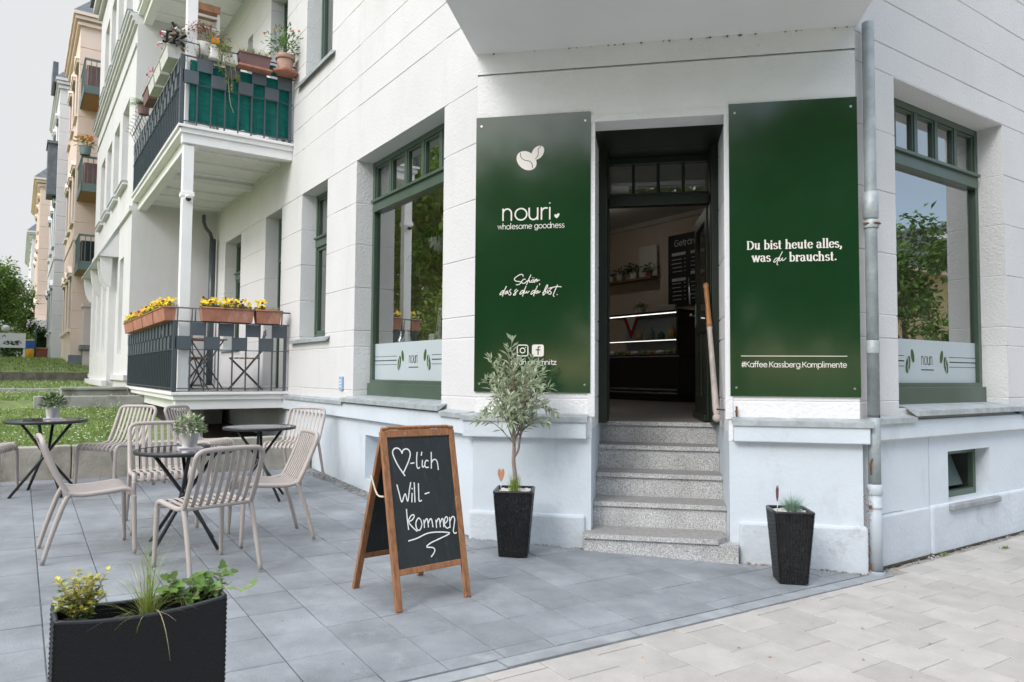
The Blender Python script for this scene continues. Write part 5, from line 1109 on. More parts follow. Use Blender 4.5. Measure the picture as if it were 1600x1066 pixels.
wicker_pot('wicker_planter', 'black wicker planter holding the small olive tree left of the steps', OC, -40, .285, .205, .48)
ol = thing('olive_tree', 'small olive tree with silvery leaves growing from a black wicker planter', 'olive tree', OC+Z*.45)
b = MB(); o0 = OC+Z*.44
tr = smooth_path([o0, o0+V((.005, -.002, .12)), o0+V((-.006, .006, .25)), o0+V((-.002, .008, .38)), o0+V((-.012, .015, .52)), o0+V((-.02, .02, .74))], 4)
b.tube(tr, [.019-.011*i/len(tr) for i in range(len(tr))], 9)
br2 = smooth_path([o0+V((-.008, .01, .27)), o0+V((.022, -.012, .33)), o0+V((.034, -.02, .42)), o0+V((.06, -.04, .62))], 4); b.tube(br2, [.011-.006*i/len(br2) for i in range(len(br2))], 8)
b.build('trunk', 'bark', ol)
lf = MB(); tw = MB(); cr_ = V((.82, -.55, 0)); cf_ = V((.55, .82, 0))
ends = []
for i in range(66):
    t_ = rnd(.30, 1); src = (tr if random.random() < .65 else br2); s_ = src[min(len(src)-1, int(len(src)*rnd(.55, 1)))]
    # crown: tall, uneven; widest low down, a lighter tip on the left
    hz = rnd(.60, 1.12); wx = .31*(1-abs((hz-.72)/.52)**2*.75); a = rnd(0, 6.283); rr_ = math.sqrt(rnd(.05, 1))
    e = o0+Z*hz+cr_*(math.cos(a)*wx*rr_+.01)+cf_*(math.sin(a)*wx*.85*rr_)-Z*(.10*rr_)
    if i < 6: e = o0+[Z*1.16-cr_*.03, Z*1.10-cr_*.06, Z*1.02-cr_*.20, Z*.80+cr_*.26, Z*.55+cr_*.24, Z*.60-cr_*.24][i]
    mid_ = s_*.45+e*.55+V((0, 0, .05)); ends.append((s_, mid_, e)); path = smooth_path([s_, mid_, e], 6); tw.tube(path, [.0042-.0028*j/len(path) for j in range(len(path))], 5)
    for j in range(3, len(path)):
        for s2 in (-1, 1):
            if random.random() < .12: continue
            d_ = (path[j]-path[j-1]).normalized(); sd_ = d_.cross(V((rnd(-1, 1), rnd(-1, 1), rnd(-1, 1)))).normalized()*s2
            lf.leaf(path[j], d_*.75+sd_*.8+V((0, 0, rnd(-.1, .25))), V((rnd(-.5, .5), rnd(-.5, .5), 1)), rnd(.055, .092), rnd(.017, .026), 0, rnd(0, 1), rnd(.0, .2))
    for j in range(3): lf.leaf(e, (e-mid_).normalized()+V((rnd(-.6, .6), rnd(-.6, .6), rnd(-.3, .6))), V((rnd(-.5, .5), rnd(-.5, .5), 1)), rnd(.045, .065), .016, 0, rnd(0, 1), .1)
tw.build('branches', 'bark', ol); lf.build('crown', 'olive_leaf', ol)
b = MB(); q = OC+Z*.455+V((-.02, -.03, 0))
for k in range(170): a = rnd(0, 6.3); b.blade(q+V((random.gauss(0, .016), random.gauss(0, .016), 0)), (math.cos(a)*.22, math.sin(a)*.22, 1), rnd(.08, .17), .004, .25, 0, rnd(0, 1), 3)
tag(b.build('grass_tuft', 'leaf_lime'), 'bright green grass tuft at the foot of the olive tree', 'grass tuft')
heart_pick('rust coloured metal heart on a stick beside the olive tree', OC+Z*.45+V((-.085, .055, 0)), .185, 'rusty_heart', .052, .105, (.83, -.55, 0))
GP = V((4.490, 3.150, ground(4.490, 3.150)+.002))
wicker_pot('wicker_planter', 'black wicker planter with blue grass standing right of the steps', GP, -40, .262, .185, .49)
b = MB(); q = GP+Z*.455+V((.015, -.01, 0))
for k in range(560): a = rnd(0, 6.3); e = rnd(.15, 1.05); b.blade(q+V((random.gauss(0, .014), random.gauss(0, .014), 0)), (math.cos(a)*e, math.sin(a)*e, 1.0), rnd(.10, .18), .0028, .30, 0 if random.random() < .85 else 1, rnd(0, 1), 3)
tag(b.build('blue_fescue', ['fescue', 'straw']), 'blue green fescue grass tuft in the right wicker planter', 'grass tuft')
t = thing('heart_pick', 'thin dark plum heart on a stick beside the blue grass', 'garden pick', GP+Z*.45+V((-.075, .045, 0))); c_ = GP+Z*.45+V((-.075, .045, 0))
MB().tube([c_-Z*.04, c_+Z*.1], .0025, 6).build('stick', 'steel', t)
MB().prism([(a*.022, b_*.13) for a, b_ in [(0, 0), (.4, .4), (.5, .75), (.3, 1), (.1, .95), (0, .8), (-.1, .97), (-.3, .9), (-.5, .7), (-.4, .35)]], c_+Z*.08, (.83, -.55, 0), Z, (.55, .83, 0), .002).build('heart', 'purple_heart', t)

# ------------------------------------------------------------------ woven planter in the foreground
X0, X1, Y0, Y1, ZT, ZB = .122, .640, 2.73, 2.935, -.792, -1.345
pt = thing('woven_planter', 'large black woven planter with wavy rim in the foreground', 'planter', ((X0+X1)/2, (Y0+Y1)/2, ZB))
b = MB(); K = 20; sag = lambda t: -.024*4*t*(1-t)
def wall(p, q, s_, th):
    p, q = V((*p, 0)), V((*q, 0)); d_ = (q-p).normalized(); nn = V((d_.y, -d_.x, 0)); vs = []
    for i in range(K+1):
        t_ = i/K; x = p.lerp(q, t_); zt = ZT+(sag(t_) if s_ else .004)
        for off in (0, -th):
            for zz in (ZB, zt): vs.append(x+nn*off+Z*zz)
    fs = []
    for i in range(K):
        a, e = 4*i, 4*i+4; fs += [(a, e, e+1, a+1), (a+2, a+3, e+3, e+2), (a+1, e+1, e+3, a+3)]
    b.add(vs, fs)
    nub = int((q-p).length/.016)
wall((X0, Y0), (X1, Y0), 1, .010); wall((X1, Y1), (X0, Y1), 1, .010); wall((X1, Y0), (X1, Y1), 0, .010); wall((X0, Y1), (X0, Y0), 0, .010)
for x, y in ((X0, Y0), (X1, Y0), (X0, Y1), (X1, Y1)):      # wrapped corner strands
    for k in range(34): z = ZB+.008+k*.0162; b.lathe([(.001, -.007), (.0036, 0), (.001, .007)], (x, y, z), 6, cap=False)
b.build('basket', 'wicker_fine', pt)
b = MB()
for s_ in (0, 1):
    y = Y0 if not s_ else Y1; b.tube([(X0+(X1-X0)*i/K, y+(.005 if not s_ else -.005), ZT+sag(i/K)+.001) for i in range(K+1)], .0075, 7)
for x in (X0+.005, X1-.005): b.tube([(x, Y0, ZT+.002), (x, Y1, ZT+.002)], .0075, 7)
b.build('rim', 'black_metal', pt)
b = MB(); b.quad((X0+.011, Y0+.011, ZT-.075), (X1-.011, Y0+.011, ZT-.075), (X1-.011, Y1-.011, ZT-.075), (X0+.011, Y1-.011, ZT-.075))
for k in range(240): q = (rnd(X0+.02, X1-.02), rnd(Y0+.02, Y1-.02), ZT-.074); r = rnd(.003, .008); a = rnd(0, 6.3); b.obox(q, (r*math.cos(a), r*math.sin(a), r*.3), (-r*.5*math.sin(a), r*.5*math.cos(a), 0), (0, 0, r*.4), 1, rnd(0, 1))
b.build('soil', ['soil', 'bark'], pt)
random.seed(17)
t = thing('variegated_shrub', 'yellow and green variegated shrub at the left end of the woven planter', 'shrub', (.20, 2.84, ZT-.07)); b = MB(); s_ = MB()
for i in range(44):
    a = rnd(0, 6.3); q = V((.205, 2.84, ZT-.08)); e = q+V((math.cos(a)*rnd(.01, .085), math.sin(a)*rnd(.01, .06), rnd(.07, .20))); pth = smooth_path([q, q*.5+e*.5+Z*.02, e], 4); s_.tube(pth, .0016, 4)
    for j in range(2, len(pth)):
        for m_ in range(3): a2 = rnd(0, 6.3); hi = (e.z-ZT)/.12; b.leaf(pth[j], (math.cos(a2), math.sin(a2), rnd(.1, .9)), Z, rnd(.018, .032), rnd(.011, .016), 0 if random.random() < .35+.5*hi*(j/len(pth)) else (1 if random.random() < .6 else 2), rnd(0, 1))
b.build('leaves', ['leaf_yellow', 'leaf_pale', 'leaf_mid'], t); s_.build('stems', 'straw', t)
t = thing('sedge_grass', 'tall thin ornamental grass arching from the middle of the woven planter', 'ornamental grass', (.40, 2.83, ZT-.07)); b = MB()
for i in range(150):
    a = rnd(0, 6.3); e = abs(random.gauss(0, .60)); b.blade((.40+random.gauss(0, .012), 2.83+random.gauss(0, .012), ZT-.075), (math.cos(a)*e, math.sin(a)*e, 1.2), rnd(.18, .42)*(1 if e < .7 else .85), .0026, rnd(.25, .9), 0 if random.random() < .8 else 1, rnd(0, 1), 7)
b.blade((.41, 2.80, ZT-.06), (.06, -.5, .85), .30, .0026, 2.4, 1, .8, 9)
b.build('blades', ['leaf_lime', 'straw'], t)
t = thing('ivy', 'green lobed ivy spilling over the right end of the woven planter', 'ivy', (.56, 2.84, ZT-.07)); b = MB(); s_ = MB()
def ivy_leaf(p, d_, upv, s__, tone):
    d_ = V(d_).normalized(); x = d_.cross(V(upv)).normalized(); z = x.cross(d_); pts = [(0, 0), (.35, -.12), (.55, .22), (.34, .36), (.30, .70), (0, 1.0), (-.30, .70), (-.34, .36), (-.55, .22), (-.35, -.12)]
    b.add([V(p)+x*(a*s__)+d_*(c__*s__)+z*(.10*s__*abs(a)) for a, c__ in pts], [(0, 1, 2, 3, 4, 5), (0, 5, 6, 7, 8, 9)], 0, tone)
for i in range(15):
    a = rnd(-.7, .9) if i % 2 else rnd(0, 6.3); q = V((.545+rnd(-.05, .05), 2.84+rnd(-.04, .04), ZT-.07)); e = q+V((math.cos(a)*rnd(.04, .15), math.sin(a)*rnd(.03, .09), rnd(.06, .15))); pth = smooth_path([q, q*.5+e*.5+Z*.04, e], 4); s_.tube(pth, .0018, 4)
    for j in range(2, len(pth)): ivy_leaf(pth[j], (rnd(-1, 1), rnd(-1, .4), rnd(-.2, .8)), (rnd(-.4, .4), rnd(-.9, 0), 1), rnd(.024, .046), rnd(0, 1))
pth = smooth_path([(.60, 2.80, ZT), (.65, 2.78, ZT+.02), (.70, 2.77, ZT+.005), (.735, 2.765, ZT+.02)], 4); s_.tube(pth, .0016, 4)
for j in (5, 8, 10, 12): ivy_leaf(pth[j], (rnd(-.4, 1), rnd(-1, .2), rnd(-.1, .6)), (0, -.6, 1), rnd(.022, .034), rnd(0, 1))
b.build('leaves', 'leaf_mid', t); s_.build('stems', 'straw', t)
# ------------------------------------------------------------------ balconies of the corner house
BX, BY0, BY1 = 1.66, 10.15, 14.90
def sub(mb, name, m, parent, bevel=0): return mb.build(name, m, parent, bevel)
def balcony(zf, cloth, soff_beams=True, rail=True):
    b = MB()
    b.box(BX-.03, 3.131, BY0-.03, BY1, zf-.05, zf-.012); b.box(BX, 3.131, BY0, BY1, zf-.115, zf-.05)
    b.box(BX+.03, 3.131, BY0+.03, BY0+.14, zf-.24, zf-.115); b.box(BX+.10, BX+.24, BY0+.14, BY1, zf-.26, zf-.115)
    bal = b.build('balcony', 'white_paint', H, bevel=.006)
    b = MB(); b.box(BX+.02, 3.10, BY0+.02, BY1, zf-.012, zf); sub(b, 'deck', 'deck', bal)
    b = MB()
    for i in range(13): b.box(BX+.24, 3.131, BY0+.145+i*.362, BY0+.145+i*.362+.354, zf-.132, zf-.118)
    for i in range(7): y = BY0+.62+i*.62; b.box(BX+.24, 3.131, y, y+.055, zf-.165, zf-.133)
    b.box(BX+.24, 3.131, BY0+2.1, BY0+2.2, zf-.25, zf-.166)
    sub(b, 'soffit_boards', 'white_paint', bal, .004)
    if not rail: return bal
    r = MB(); zt = zf+.90; z0 = zf+.02
    fx = [1.675+.175*i for i in range(9)]; sy = [BY0+.005+.145*i for i in range(1, 33)]
    for i, x in enumerate(fx): e = .02 if i in (0, 8) else .008; r.box(x-e, x+e, BY0-.012, BY0+.012, z0-.02, zt)
    for y in sy: r.box(BX-.006, BX+.018, y-.008, y+.008, z0-.02, zt)
    r.box(BX-.02, BX+.02, BY0-.02, BY0+.022, zf-.05, zt+.012)
    for z, h in ((z0+.01, .012), (zf+.535, .010), (zt-.004, .016)): r.box(BX+.02, 3.12, BY0-.010, BY0+.010, z, z+h); r.box(BX-.010, BX+.012, BY0+.022, BY1, z, z+h)
    zz = zt+.175                                            # outer rail that holds the flower troughs
    r.tube([(3.17, BY0-.03, zz), (BX-.04, BY0-.03, zz), (BX-.04, BY1-.1, zz)], .010, 6)
    for x in (1.86, 1.90, 3.02): r.tube([(x, BY0-.01, zt), (x, BY0-.03, zz)], .008, 6)
    for y in (11.0, 12.0, 13.0, 14.0): r.tube([(BX-.005, y, zt), (BX-.04, y, zz)], .008, 6)
    sub(r, 'railing', 'rail', bal)
    p = MB(); p2_ = MB()
    for row in (0, 1):
        za, zb = (zf+.725, zf+.892) if row == 0 else (zf+.545, zf+.712)
        for i in range(8):
            if (i+row) % 2: p.box(fx[i]-.008, fx[i]+.186, BY0-.020, BY0-.013, za, zb)
        for i in range(31):
            if (i+row) % 2 == 0: p2_.box(BX-.016, BX-.008, sy[i]-.006, sy[i]+.150, za, zb)
    sub(p, 'checker_plates', 'rail_plate', bal); sub(p2_, 'checker_plates', 'rail_plate', bal)
    return bal
def cloth(parent, m, pts, z0, z1, wav=.012, name='screen_cloth'):
    b = MB(); n = 60; rows = 9; L_ = []
    p, q = V((*pts[0], 0)), V((*pts[1], 0)); d_ = (q-p).normalized(); nn = V((-d_.y, d_.x, 0))
    rr = random.Random(9); ph = [rr.uniform(0, 6.28) for _ in range(6)]
    for j in range(rows+1):
        for i in range(n+1):
            u_ = i/n; v_ = j/rows; off = wav*(math.sin(u_*38+ph[0])*.5+math.sin(u_*17+ph[1]+v_*2)*.7+(math.sin(u_*71+v_*9+ph[2])*.9 if v_ < .18 else 0))
            L_.append(p.lerp(q, u_)+nn*off+Z*(z0+(z1-z0)*v_+(.012*math.sin(u_*29+ph[3]) if j == 0 else 0)))
    b.add(L_, [(j*(n+1)+i, j*(n+1)+i+1, (j+1)*(n+1)+i+1, (j+1)*(n+1)+i) for j in range(rows) for i in range(n)], smooth=True)
    return b.build(name, m, parent)
lowb = balcony(-.245, None); upb = balcony(3.24, 'teal'); top_ = balcony(6.75, None, rail=True)
cloth(upb, 'teal_cloth', ((1.76, BY0+.03), (3.10, BY0+.03)), 3.285, 4.11)
cloth(upb, 'teal_cloth', ((BX+.035, 14.8), (BX+.035, 11.6)), 3.30, 3.78)
cloth(lowb, 'dark_cloth', ((BX+.03, BY0+.1), (BX+.03, 14.85)), -.20, .27, .004)
p = MB(); p.box(1.715, 1.845, 10.205, 10.335, -.245, 2.98); p.box(1.70, 1.86, 10.19, 10.35, 2.30, 2.36); p.build('post', 'white_paint', upb, bevel=.005)
p = MB(); p.tube([(1.78, 10.205, 2.28), (1.78, 10.15, 2.26)], .042, 14); p.build('outlet', 'white_paint', upb); p = MB(); p.tube([(1.78, 10.149, 2.26), (1.78, 10.147, 2.2599)], .034, 14); p.build('outlet_hole', 'case_black', upb)
p = MB(); p.box(1.715, 1.845, 10.205, 10.335, 3.24, 6.49); p.build('post', 'white_paint', top_, bevel=.005)
p = MB(); p.box(1.62, 1.80, 14.2, 14.6, -1.4, -.50); p.box(1.9, 2.1, 10.5, 10.7, -1.4, -.50); build_each(p, 'pier', 'concrete', lowb)
p = MB(); p.tube([(3.03, 14.70, -.245), (3.03, 14.70, 2.55)], .060, 14); p.build('soil_pipe', 'rail', H)
p = MB(); p.tube([(2.86, 14.70, 3.0), (2.86, 14.70, 2.86), (2.90, 14.70, 2.75), (2.98, 14.70, 2.66), (3.03, 14.70, 2.50)], .034, 10); p.build('pipe_elbow', 'rail', H)
s_ = MB(); s_.quad((1.70, 9.25, -1.0), (3.12, 9.25, -1.0), (3.12, 14.9, -.85), (1.70, 14.9, -.85)); structure('bare_soil', s_, 'soil')
# flower troughs
def pansies(b, x0, x1, y0, y1, z, n, mixo=.0):
    for k in range(n):
        x, y = rnd(x0, x1), rnd(y0, y1); h = rnd(.03, .15)
        for j in range(3): a = rnd(0, 6.3); b.leaf((x+rnd(-.02, .02), y+rnd(-.02, .02), z+h*.5*rnd(0, 1)), (math.cos(a), math.sin(a), rnd(.2, 1.2)), Z, rnd(.03, .05), .02, 0, rnd(0, 1))
        if random.random() < .62:
            mi = 3 if random.random() < .12 else (2 if random.random() < mixo else 1); c_ = V((x, y, z+h)); nrm = V((rnd(-.6, .2), rnd(-1, -.2), rnd(.2, .8))).normalized(); e1 = nrm.cross(Z).normalized(); e2 = e1.cross(nrm)
            for j in range(5): a = 1.2566*j+.3; b.leaf(c_, e1*math.cos(a)+e2*math.sin(a)+nrm*.15, nrm, .024, .026, mi, rnd(0, 1))
def trough(name, label, x0, x1, y0, y1, z0, z1, m, group, segs=0):
    t = thing(name, label, 'flower box', ((x0+x1)/2, (y0+y1)/2, z0), group)
    b = MB(); k = .022
    A = [(x0+k, y0+k, z0), (x1-k, y0+k, z0), (x1-k, y1-k, z0), (x0+k, y1-k, z0), (x0, y0, z1), (x1, y0, z1), (x1, y1, z1), (x0, y1, z1), (x0+.015, y0+.015, z1), (x1-.015, y0+.015, z1), (x1-.015, y1-.015, z1), (x0+.015, y1-.015, z1), (x0+.02, y0+.02, z1-.03), (x1-.02, y0+.02, z1-.03), (x1-.02, y1-.02, z1-.03), (x0+.02, y1-.02, z1-.03)]
    b.add(A, [(0, 3, 2, 1)]+[(i, (i+1) % 4, 4+(i+1) % 4, 4+i) for i in range(4)]+[(4+i, 4+(i+1) % 4, 8+(i+1) % 4, 8+i) for i in range(4)]+[(8+i, 8+(i+1) % 4, 12+(i+1) % 4, 12+i) for i in range(4)])
    for s__ in (y0, y1): b.tube([(x0-.004, s__, z1-.012), (x1+.004, s__, z1-.012)], .011, 6)
    for s__ in (x0, x1): b.tube([(s__, y0-.004, z1-.012), (s__, y1+.004, z1-.012)], .011, 6)
    b.build('trough', m, t)
    b = MB(); b.add(A[12:16], [(0, 1, 2, 3)]); b.build('soil', 'soil', t); return t
random.seed(41); ZT0 = .668
t = trough('flower_box', 'terracotta flower box with yellow pansies on the front rail of the lower balcony', 1.95, 2.62, 10.02, 10.19, ZT0, ZT0+.185, 'terracotta', 'terracotta flower boxes on the lower balcony'); b = MB(); pansies(b, 1.97, 2.60, 10.03, 10.18, ZT0+.165, 190); b.build('pansies', ['leaf_mid', 'yellow_petal', 'orange_petal', 'dark_petal'], t)
t = trough('flower_box', 'terracotta flower box with pansies and pale grass nearest the house wall', 2.64, 2.99, 10.02, 10.19, ZT0, ZT0+.185, 'terracotta', 'terracotta flower boxes on the lower balcony'); b = MB(); pansies(b, 2.66, 2.80, 10.04, 10.17, ZT0+.165, 44)
for k in range(130): a = rnd(0, 6.3); b.blade((2.90+random.gauss(0, .03), 10.1+random.gauss(0, .02), ZT0+.16), (math.cos(a)*.6, math.sin(a)*.6, .9), rnd(.07, .16), .004, .6, 4, rnd(0, 1), 3)
b.build('pansies', ['leaf_mid', 'yellow_petal', 'orange_petal', 'dark_petal', 'leaf_pale'], t)
for i, (ya, yb) in enumerate(((10.22, 11.15), (11.2, 12.2), (12.25, 13.25), (13.3, 14.4))):
    t = trough('flower_box', 'terracotta flower box on the side rail of the lower balcony, %s from the corner post' % ['first', 'second', 'third', 'fourth'][i], 1.53, 1.69, ya, yb, ZT0, ZT0+.185, 'terracotta', 'terracotta flower boxes on the lower balcony')
    b = MB(); pansies(b, 1.54, 1.68, ya+.02, yb-.02, ZT0+.165, 170, .75 if i in (2,) else .05); b.build('pansies', ['leaf_mid', 'yellow_petal', 'orange_petal', 'dark_petal'], t)
# folding chairs and table on the lower balcony
def folding_chair(label):
    r = thing('folding_chair', label, 'folding chair', (0, 0, 0), 'wooden folding chairs on the lower balcony')
    b = MB()
    for s__ in (-.20, .20):
        b.tube([(.22, s__, 0), (-.02, s__, .30), (-.22, s__, .56), (-.26, s__, .86)], .0095, 6); b.tube([(-.24, s__*.9, 0), (0, s__*.9, .25), (.20, s__*.9, .45)], .0095, 6)
    for x, z in ((.18, .05), (-.2, .05)): b.tube([(x, -.2, z), (x, .2, z)], .007, 6)
    b.build('frame', 'rail', r); b = MB()
    for i in range(6): b.box(-.19+.07*i, -.19+.07*i+.055, -.21, .21, .445, .46)
    b.build('seat', 'slat_wood', r); b = MB()
    for z in (.70, .80): b.obox((-.250-(z-.7)*.13, 0, z), (.007, 0, 0), (0, .21, 0), (0, 0, .03))
    b.build('backrest', 'slat_wood', r); return r
fc = folding_chair('wooden folding chair on the lower balcony facing the table from the house side'); fc.location = (2.72, 10.85, -.245); fc.rotation_euler = (0, 0, R(168))
copy_tree(fc, (1.98, 11.05, -.245), R(20), 'wooden folding chair on the lower balcony close behind the corner post')
copy_tree(fc, (2.15, 12.2, -.245), R(-80), 'wooden folding chair farthest back on the lower balcony')
t = thing('folding_table', 'small wooden folding table between the chairs on the lower balcony', 'table', (2.25, 11.35, -.245)); b = MB()
for i in range(6): b.box(1.99+.09*i, 1.99+.09*i+.075, 11.05, 11.65, .465, .485)
b.build('table_top', 'slat_wood', t); b = MB()
for y in (11.1, 11.6): b.tube([(2.02, y, -.245), (2.47, y, .46)], .010, 6); b.tube([(2.48, y, -.245), (2.03, y, .46)], .010, 6)
b.build('legs', 'rail', t)
# pots and troughs of the upper balcony
random.seed(43); ZU = 4.16
t = trough('flower_box', 'dark brown flower box with yellow green plants on the upper balcony front', 2.34, 2.76, 10.00, 10.17, ZU, ZU+.17, 'brown_panel', 'flower boxes on the upper balcony'); b = MB()
for k in range(200): a = rnd(0, 6.3); b.blade((rnd(2.36, 2.74), rnd(10.02, 10.15), ZU+.14), (math.cos(a)*.5, math.sin(a)*.5, 1), rnd(.06, .17), .012, .5, 0 if random.random() < .75 else 1, rnd(0, 1), 3)
b.build('plants', ['leaf_lime', 'orange_petal'], t)
tag(MB().box(2.33, 2.78, 9.99, 10.16, ZU-.035, ZU-.002).build('saucer_tray', 'terracotta', bevel=.01), 'terracotta tray under the dark flower box', 'tray')
t = potted('potted_plant', 'tall leafy plant in a terracotta pot at the wall end of the upper balcony', 'potted plant', (2.965, 10.06, ZU+.035), .125, .23, 'terracotta_old', 'leaf_mid', 330, .34, .055, None, .1, .72, ('orange_petal', 14), 1.0)
b = MB(); b.lathe([(.126, .165), (.134, .17), (.134, .225), (.12, .232)], (2.965, 10.06, ZU+.035), 20, cap=False); b.build('pot_rim', 'terracotta_old', t); b = MB(); b.lathe([(.08, 0), (.16, .01), (.175, .045), (.165, .05), (.14, .02)], (2.965, 10.06, ZU-.012), 24); b.build('saucer', 'terracotta', t)
tag(MB().lathe([(.06, 0), (.075, .02), (.07, .10), (.06, .11)], (2.80, 10.12, 4.14), 14).build('watering_pot', 'teal_cloth'), 'small dark teal pot between the box and the terracotta pot', 'pot')
tag(MB().box(2.14, 2.32, 10.03, 10.20, 4.13, 4.27).build('white_box', 'white_pot', bevel=.015), 'white box standing on the upper balcony rail', 'box')
tag(MB().box(1.98, 2.12, 10.05, 10.20, 4.15, 4.34).build('white_pot', 'white_pot', bevel=.02), 'square white pot with trailing ivy on the upper balcony rail', 'pot')
t = thing('trailing_ivy', 'yellow green ivy hanging down over the upper balcony railing', 'ivy', (2.06, 10.1, 4.34)); b = MB(); s_ = MB()
for i in range(90): a = rnd(0, 6.3); r_ = rnd(0, .16); b.leaf((2.07+r_*math.cos(a), 10.08+r_*math.sin(a)*.6, 4.36+rnd(-.08, .10)), (math.cos(a), math.sin(a), rnd(-.5, .6)), Z, rnd(.03, .05), .03, 0, rnd(0, 1))
for st in range(4):
    x = 2.06+.05*st; pth = smooth_path([(x, 10.06, 4.36), (x+.02, 10.0, 4.28), (x+.02+.03*st, 9.99, 4.05-.05*st), (x+.05+.02*st, 9.995, 3.98-.12*(st % 3))], 9); s_.tube(pth, .003, 4)
    for q in pth:
        for j in range(3): a = rnd(0, 6.3); b.leaf(q, (math.cos(a), math.sin(a)-.5, rnd(-.8, .3)), Z, rnd(.025, .045), .025, 0 if random.random() < .75 else 1, rnd(0, 1))
s_.tube(smooth_path([(2.2, 9.99, 3.9), (2.23, 9.995, 3.6), (2.28, 9.995, 3.45)], 5), .003, 4)
b.build('leaves', ['leaf_lime', 'petunia'], t); s_.build('vines', 'straw', t)
t = thing('dried_creeper', 'brown dried creeper draped over the upper balcony corner', 'creeper', (1.85, 10.2, 4.3)); b = MB()
for i in range(330):
    a = rnd(0, 6.3); r_ = abs(random.gauss(0, .14)); x = 1.90+r_*math.cos(a)*1.4; b.leaf((x, 10.13+r_*math.sin(a)*.5, 4.50+.12*math.cos((x-1.9)*5)-rnd(0, .12)), (math.cos(a), math.sin(a), rnd(-.9, .3)), Z, rnd(.022, .045), .022, 0, rnd(0, 1))
for st in range(7):
    x = 1.70+.055*st; q = V((x, 10.05, 4.5))
    for j in range(10): q = q+V((rnd(-.02, .02), rnd(-.01, .01), -.045)); b.leaf(q, (rnd(-1, 1), rnd(-1, 1), -.5), Z, .03, .018, 0, rnd(0, 1))
b.build('leaves', 'petunia', t); tag(MB().lathe([(.10, 0), (.14, .16), (.13, .17)], (1.93, 10.22, 4.20), 16).build('grey_pot', 'grey_box'), 'larger weathered grey pot under the dried creeper', 'pot'); tag(MB().lathe([(.09, 0), (.12, .14)], (2.08, 10.36, 4.22), 16).build('grey_pot', 'grey_box'), 'smaller weathered grey pot behind the dried creeper', 'pot')
tag(MB().box(2.00, 2.09, 10.06, 10.1, 4.36, 4.44).build('orange_tag', 'orange_petal', bevel=.004), 'small orange tag among the creeper leaves', 'tag')
t = thing('plant_stool', 'rustic wooden stool with straw on top behind the upper balcony rail', 'stool', (2.02, 10.62, 3.24)); b = MB()
for dx in (-.14, .14):
    for dy in (-.12, .12): b.beam((2.02+dx*1.15, 10.62+dy, 3.24), (2.02+dx, 10.62+dy, 5.06), .035, .035)
for z in (4.72, 4.88): b.box(1.88, 2.16, 10.485, 10.51, z, z+.03)
b.build('legs', 'grey_box', t); MB().box(1.86, 2.18, 10.47, 10.77, 4.96, 5.06).build('seat', 'petunia', t); b = MB()
for k in range(160): a = rnd(0, 6.3); b.blade((rnd(1.86, 2.18), rnd(10.47, 10.77), 5.05), (math.cos(a), math.sin(a), .25), rnd(.05, .12), .008, .9, 0, rnd(0, 1), 2)
b.build('straw', 'leaf_pale', t)
t = thing('nest_box', 'weathered dark nest of bark and metal on the outer balcony corner', 'nest', (1.60, 10.35, 4.30)); b = MB()
for k in range(46): c_ = V((1.60+random.gauss(0, .06), 10.38+random.gauss(0, .12), 4.42+random.gauss(0, .06))); d_ = V((rnd(-1, 1), rnd(-1, 1), rnd(-.4, .4))).normalized(); b.beam(c_-d_*.08, c_+d_*.08, .03, .02, (rnd(-.3, .3), .2, 1), random.randint(0, 2))
b.build('sticks', ['bark', 'grey_box', 'case_black'], t)
for i, (ya, yb) in enumerate(((10.35, 10.95), (11.0, 11.5), (11.55, 12.05), (12.1, 12.6))):
    t = trough('flower_box', 'weathered grey flower box on the side rail of the upper balcony, %s from the corner' % ['first', 'second', 'third', 'fourth'][i], 1.50, 1.67, ya, yb, 4.16, 4.34, 'grey_box' if i < 3 else 'brown_panel', 'flower boxes on the upper balcony'); b = MB()
    for k in range(30): a = rnd(0, 6.3); b.blade((rnd(1.52, 1.65), rnd(ya, yb), 4.31), (math.cos(a)*.6, math.sin(a)*.6, .9), rnd(.06, .18), .006, .6, 0, rnd(0, 1), 3)
    for k in range(12 if i in (0, 2) else 0): b.leaf((1.50+rnd(-.06, .04), rnd(ya, yb), 4.44+rnd(-.05, .08)), (rnd(-1, 1), rnd(-1, 1), 1), Z, .045, .045, 1, rnd(0, 1))
    b.build('plants', ['straw', 'pink_petal'], t)
t = potted('spider_plant', 'pale spider plant in a dark pot far along the upper side rail', 'potted plant', (1.56, 12.95, 4.15), .09, .14, 'brown_panel', 'leaf_lime', 10, .1, .05); b = MB()
for k in range(170): a = rnd(0, 6.3); b.blade((1.56, 12.95, 4.28), (math.cos(a)*.9, math.sin(a)*.9, .9), rnd(.2, .38), .014, 1.1, 0, rnd(0, 1), 5)
b.build('blades', 'leaf_pale', t)
t = thing('spike_strip', 'row of thin wire spikes along the far end of the upper side rail', 'wire spikes', (1.6, 13.8, 4.14)); b = MB()
for k in range(8): y = 13.2+.2*k; b.tube([(1.64, y, 4.14), (1.56, y-.02, 4.30), (1.48, y-.05, 4.31)], .005, 5)
b.tube([(1.56, 13.1, 4.30), (1.56, 14.75, 4.30)], .004, 5); b.build('wires', 'rail', t)

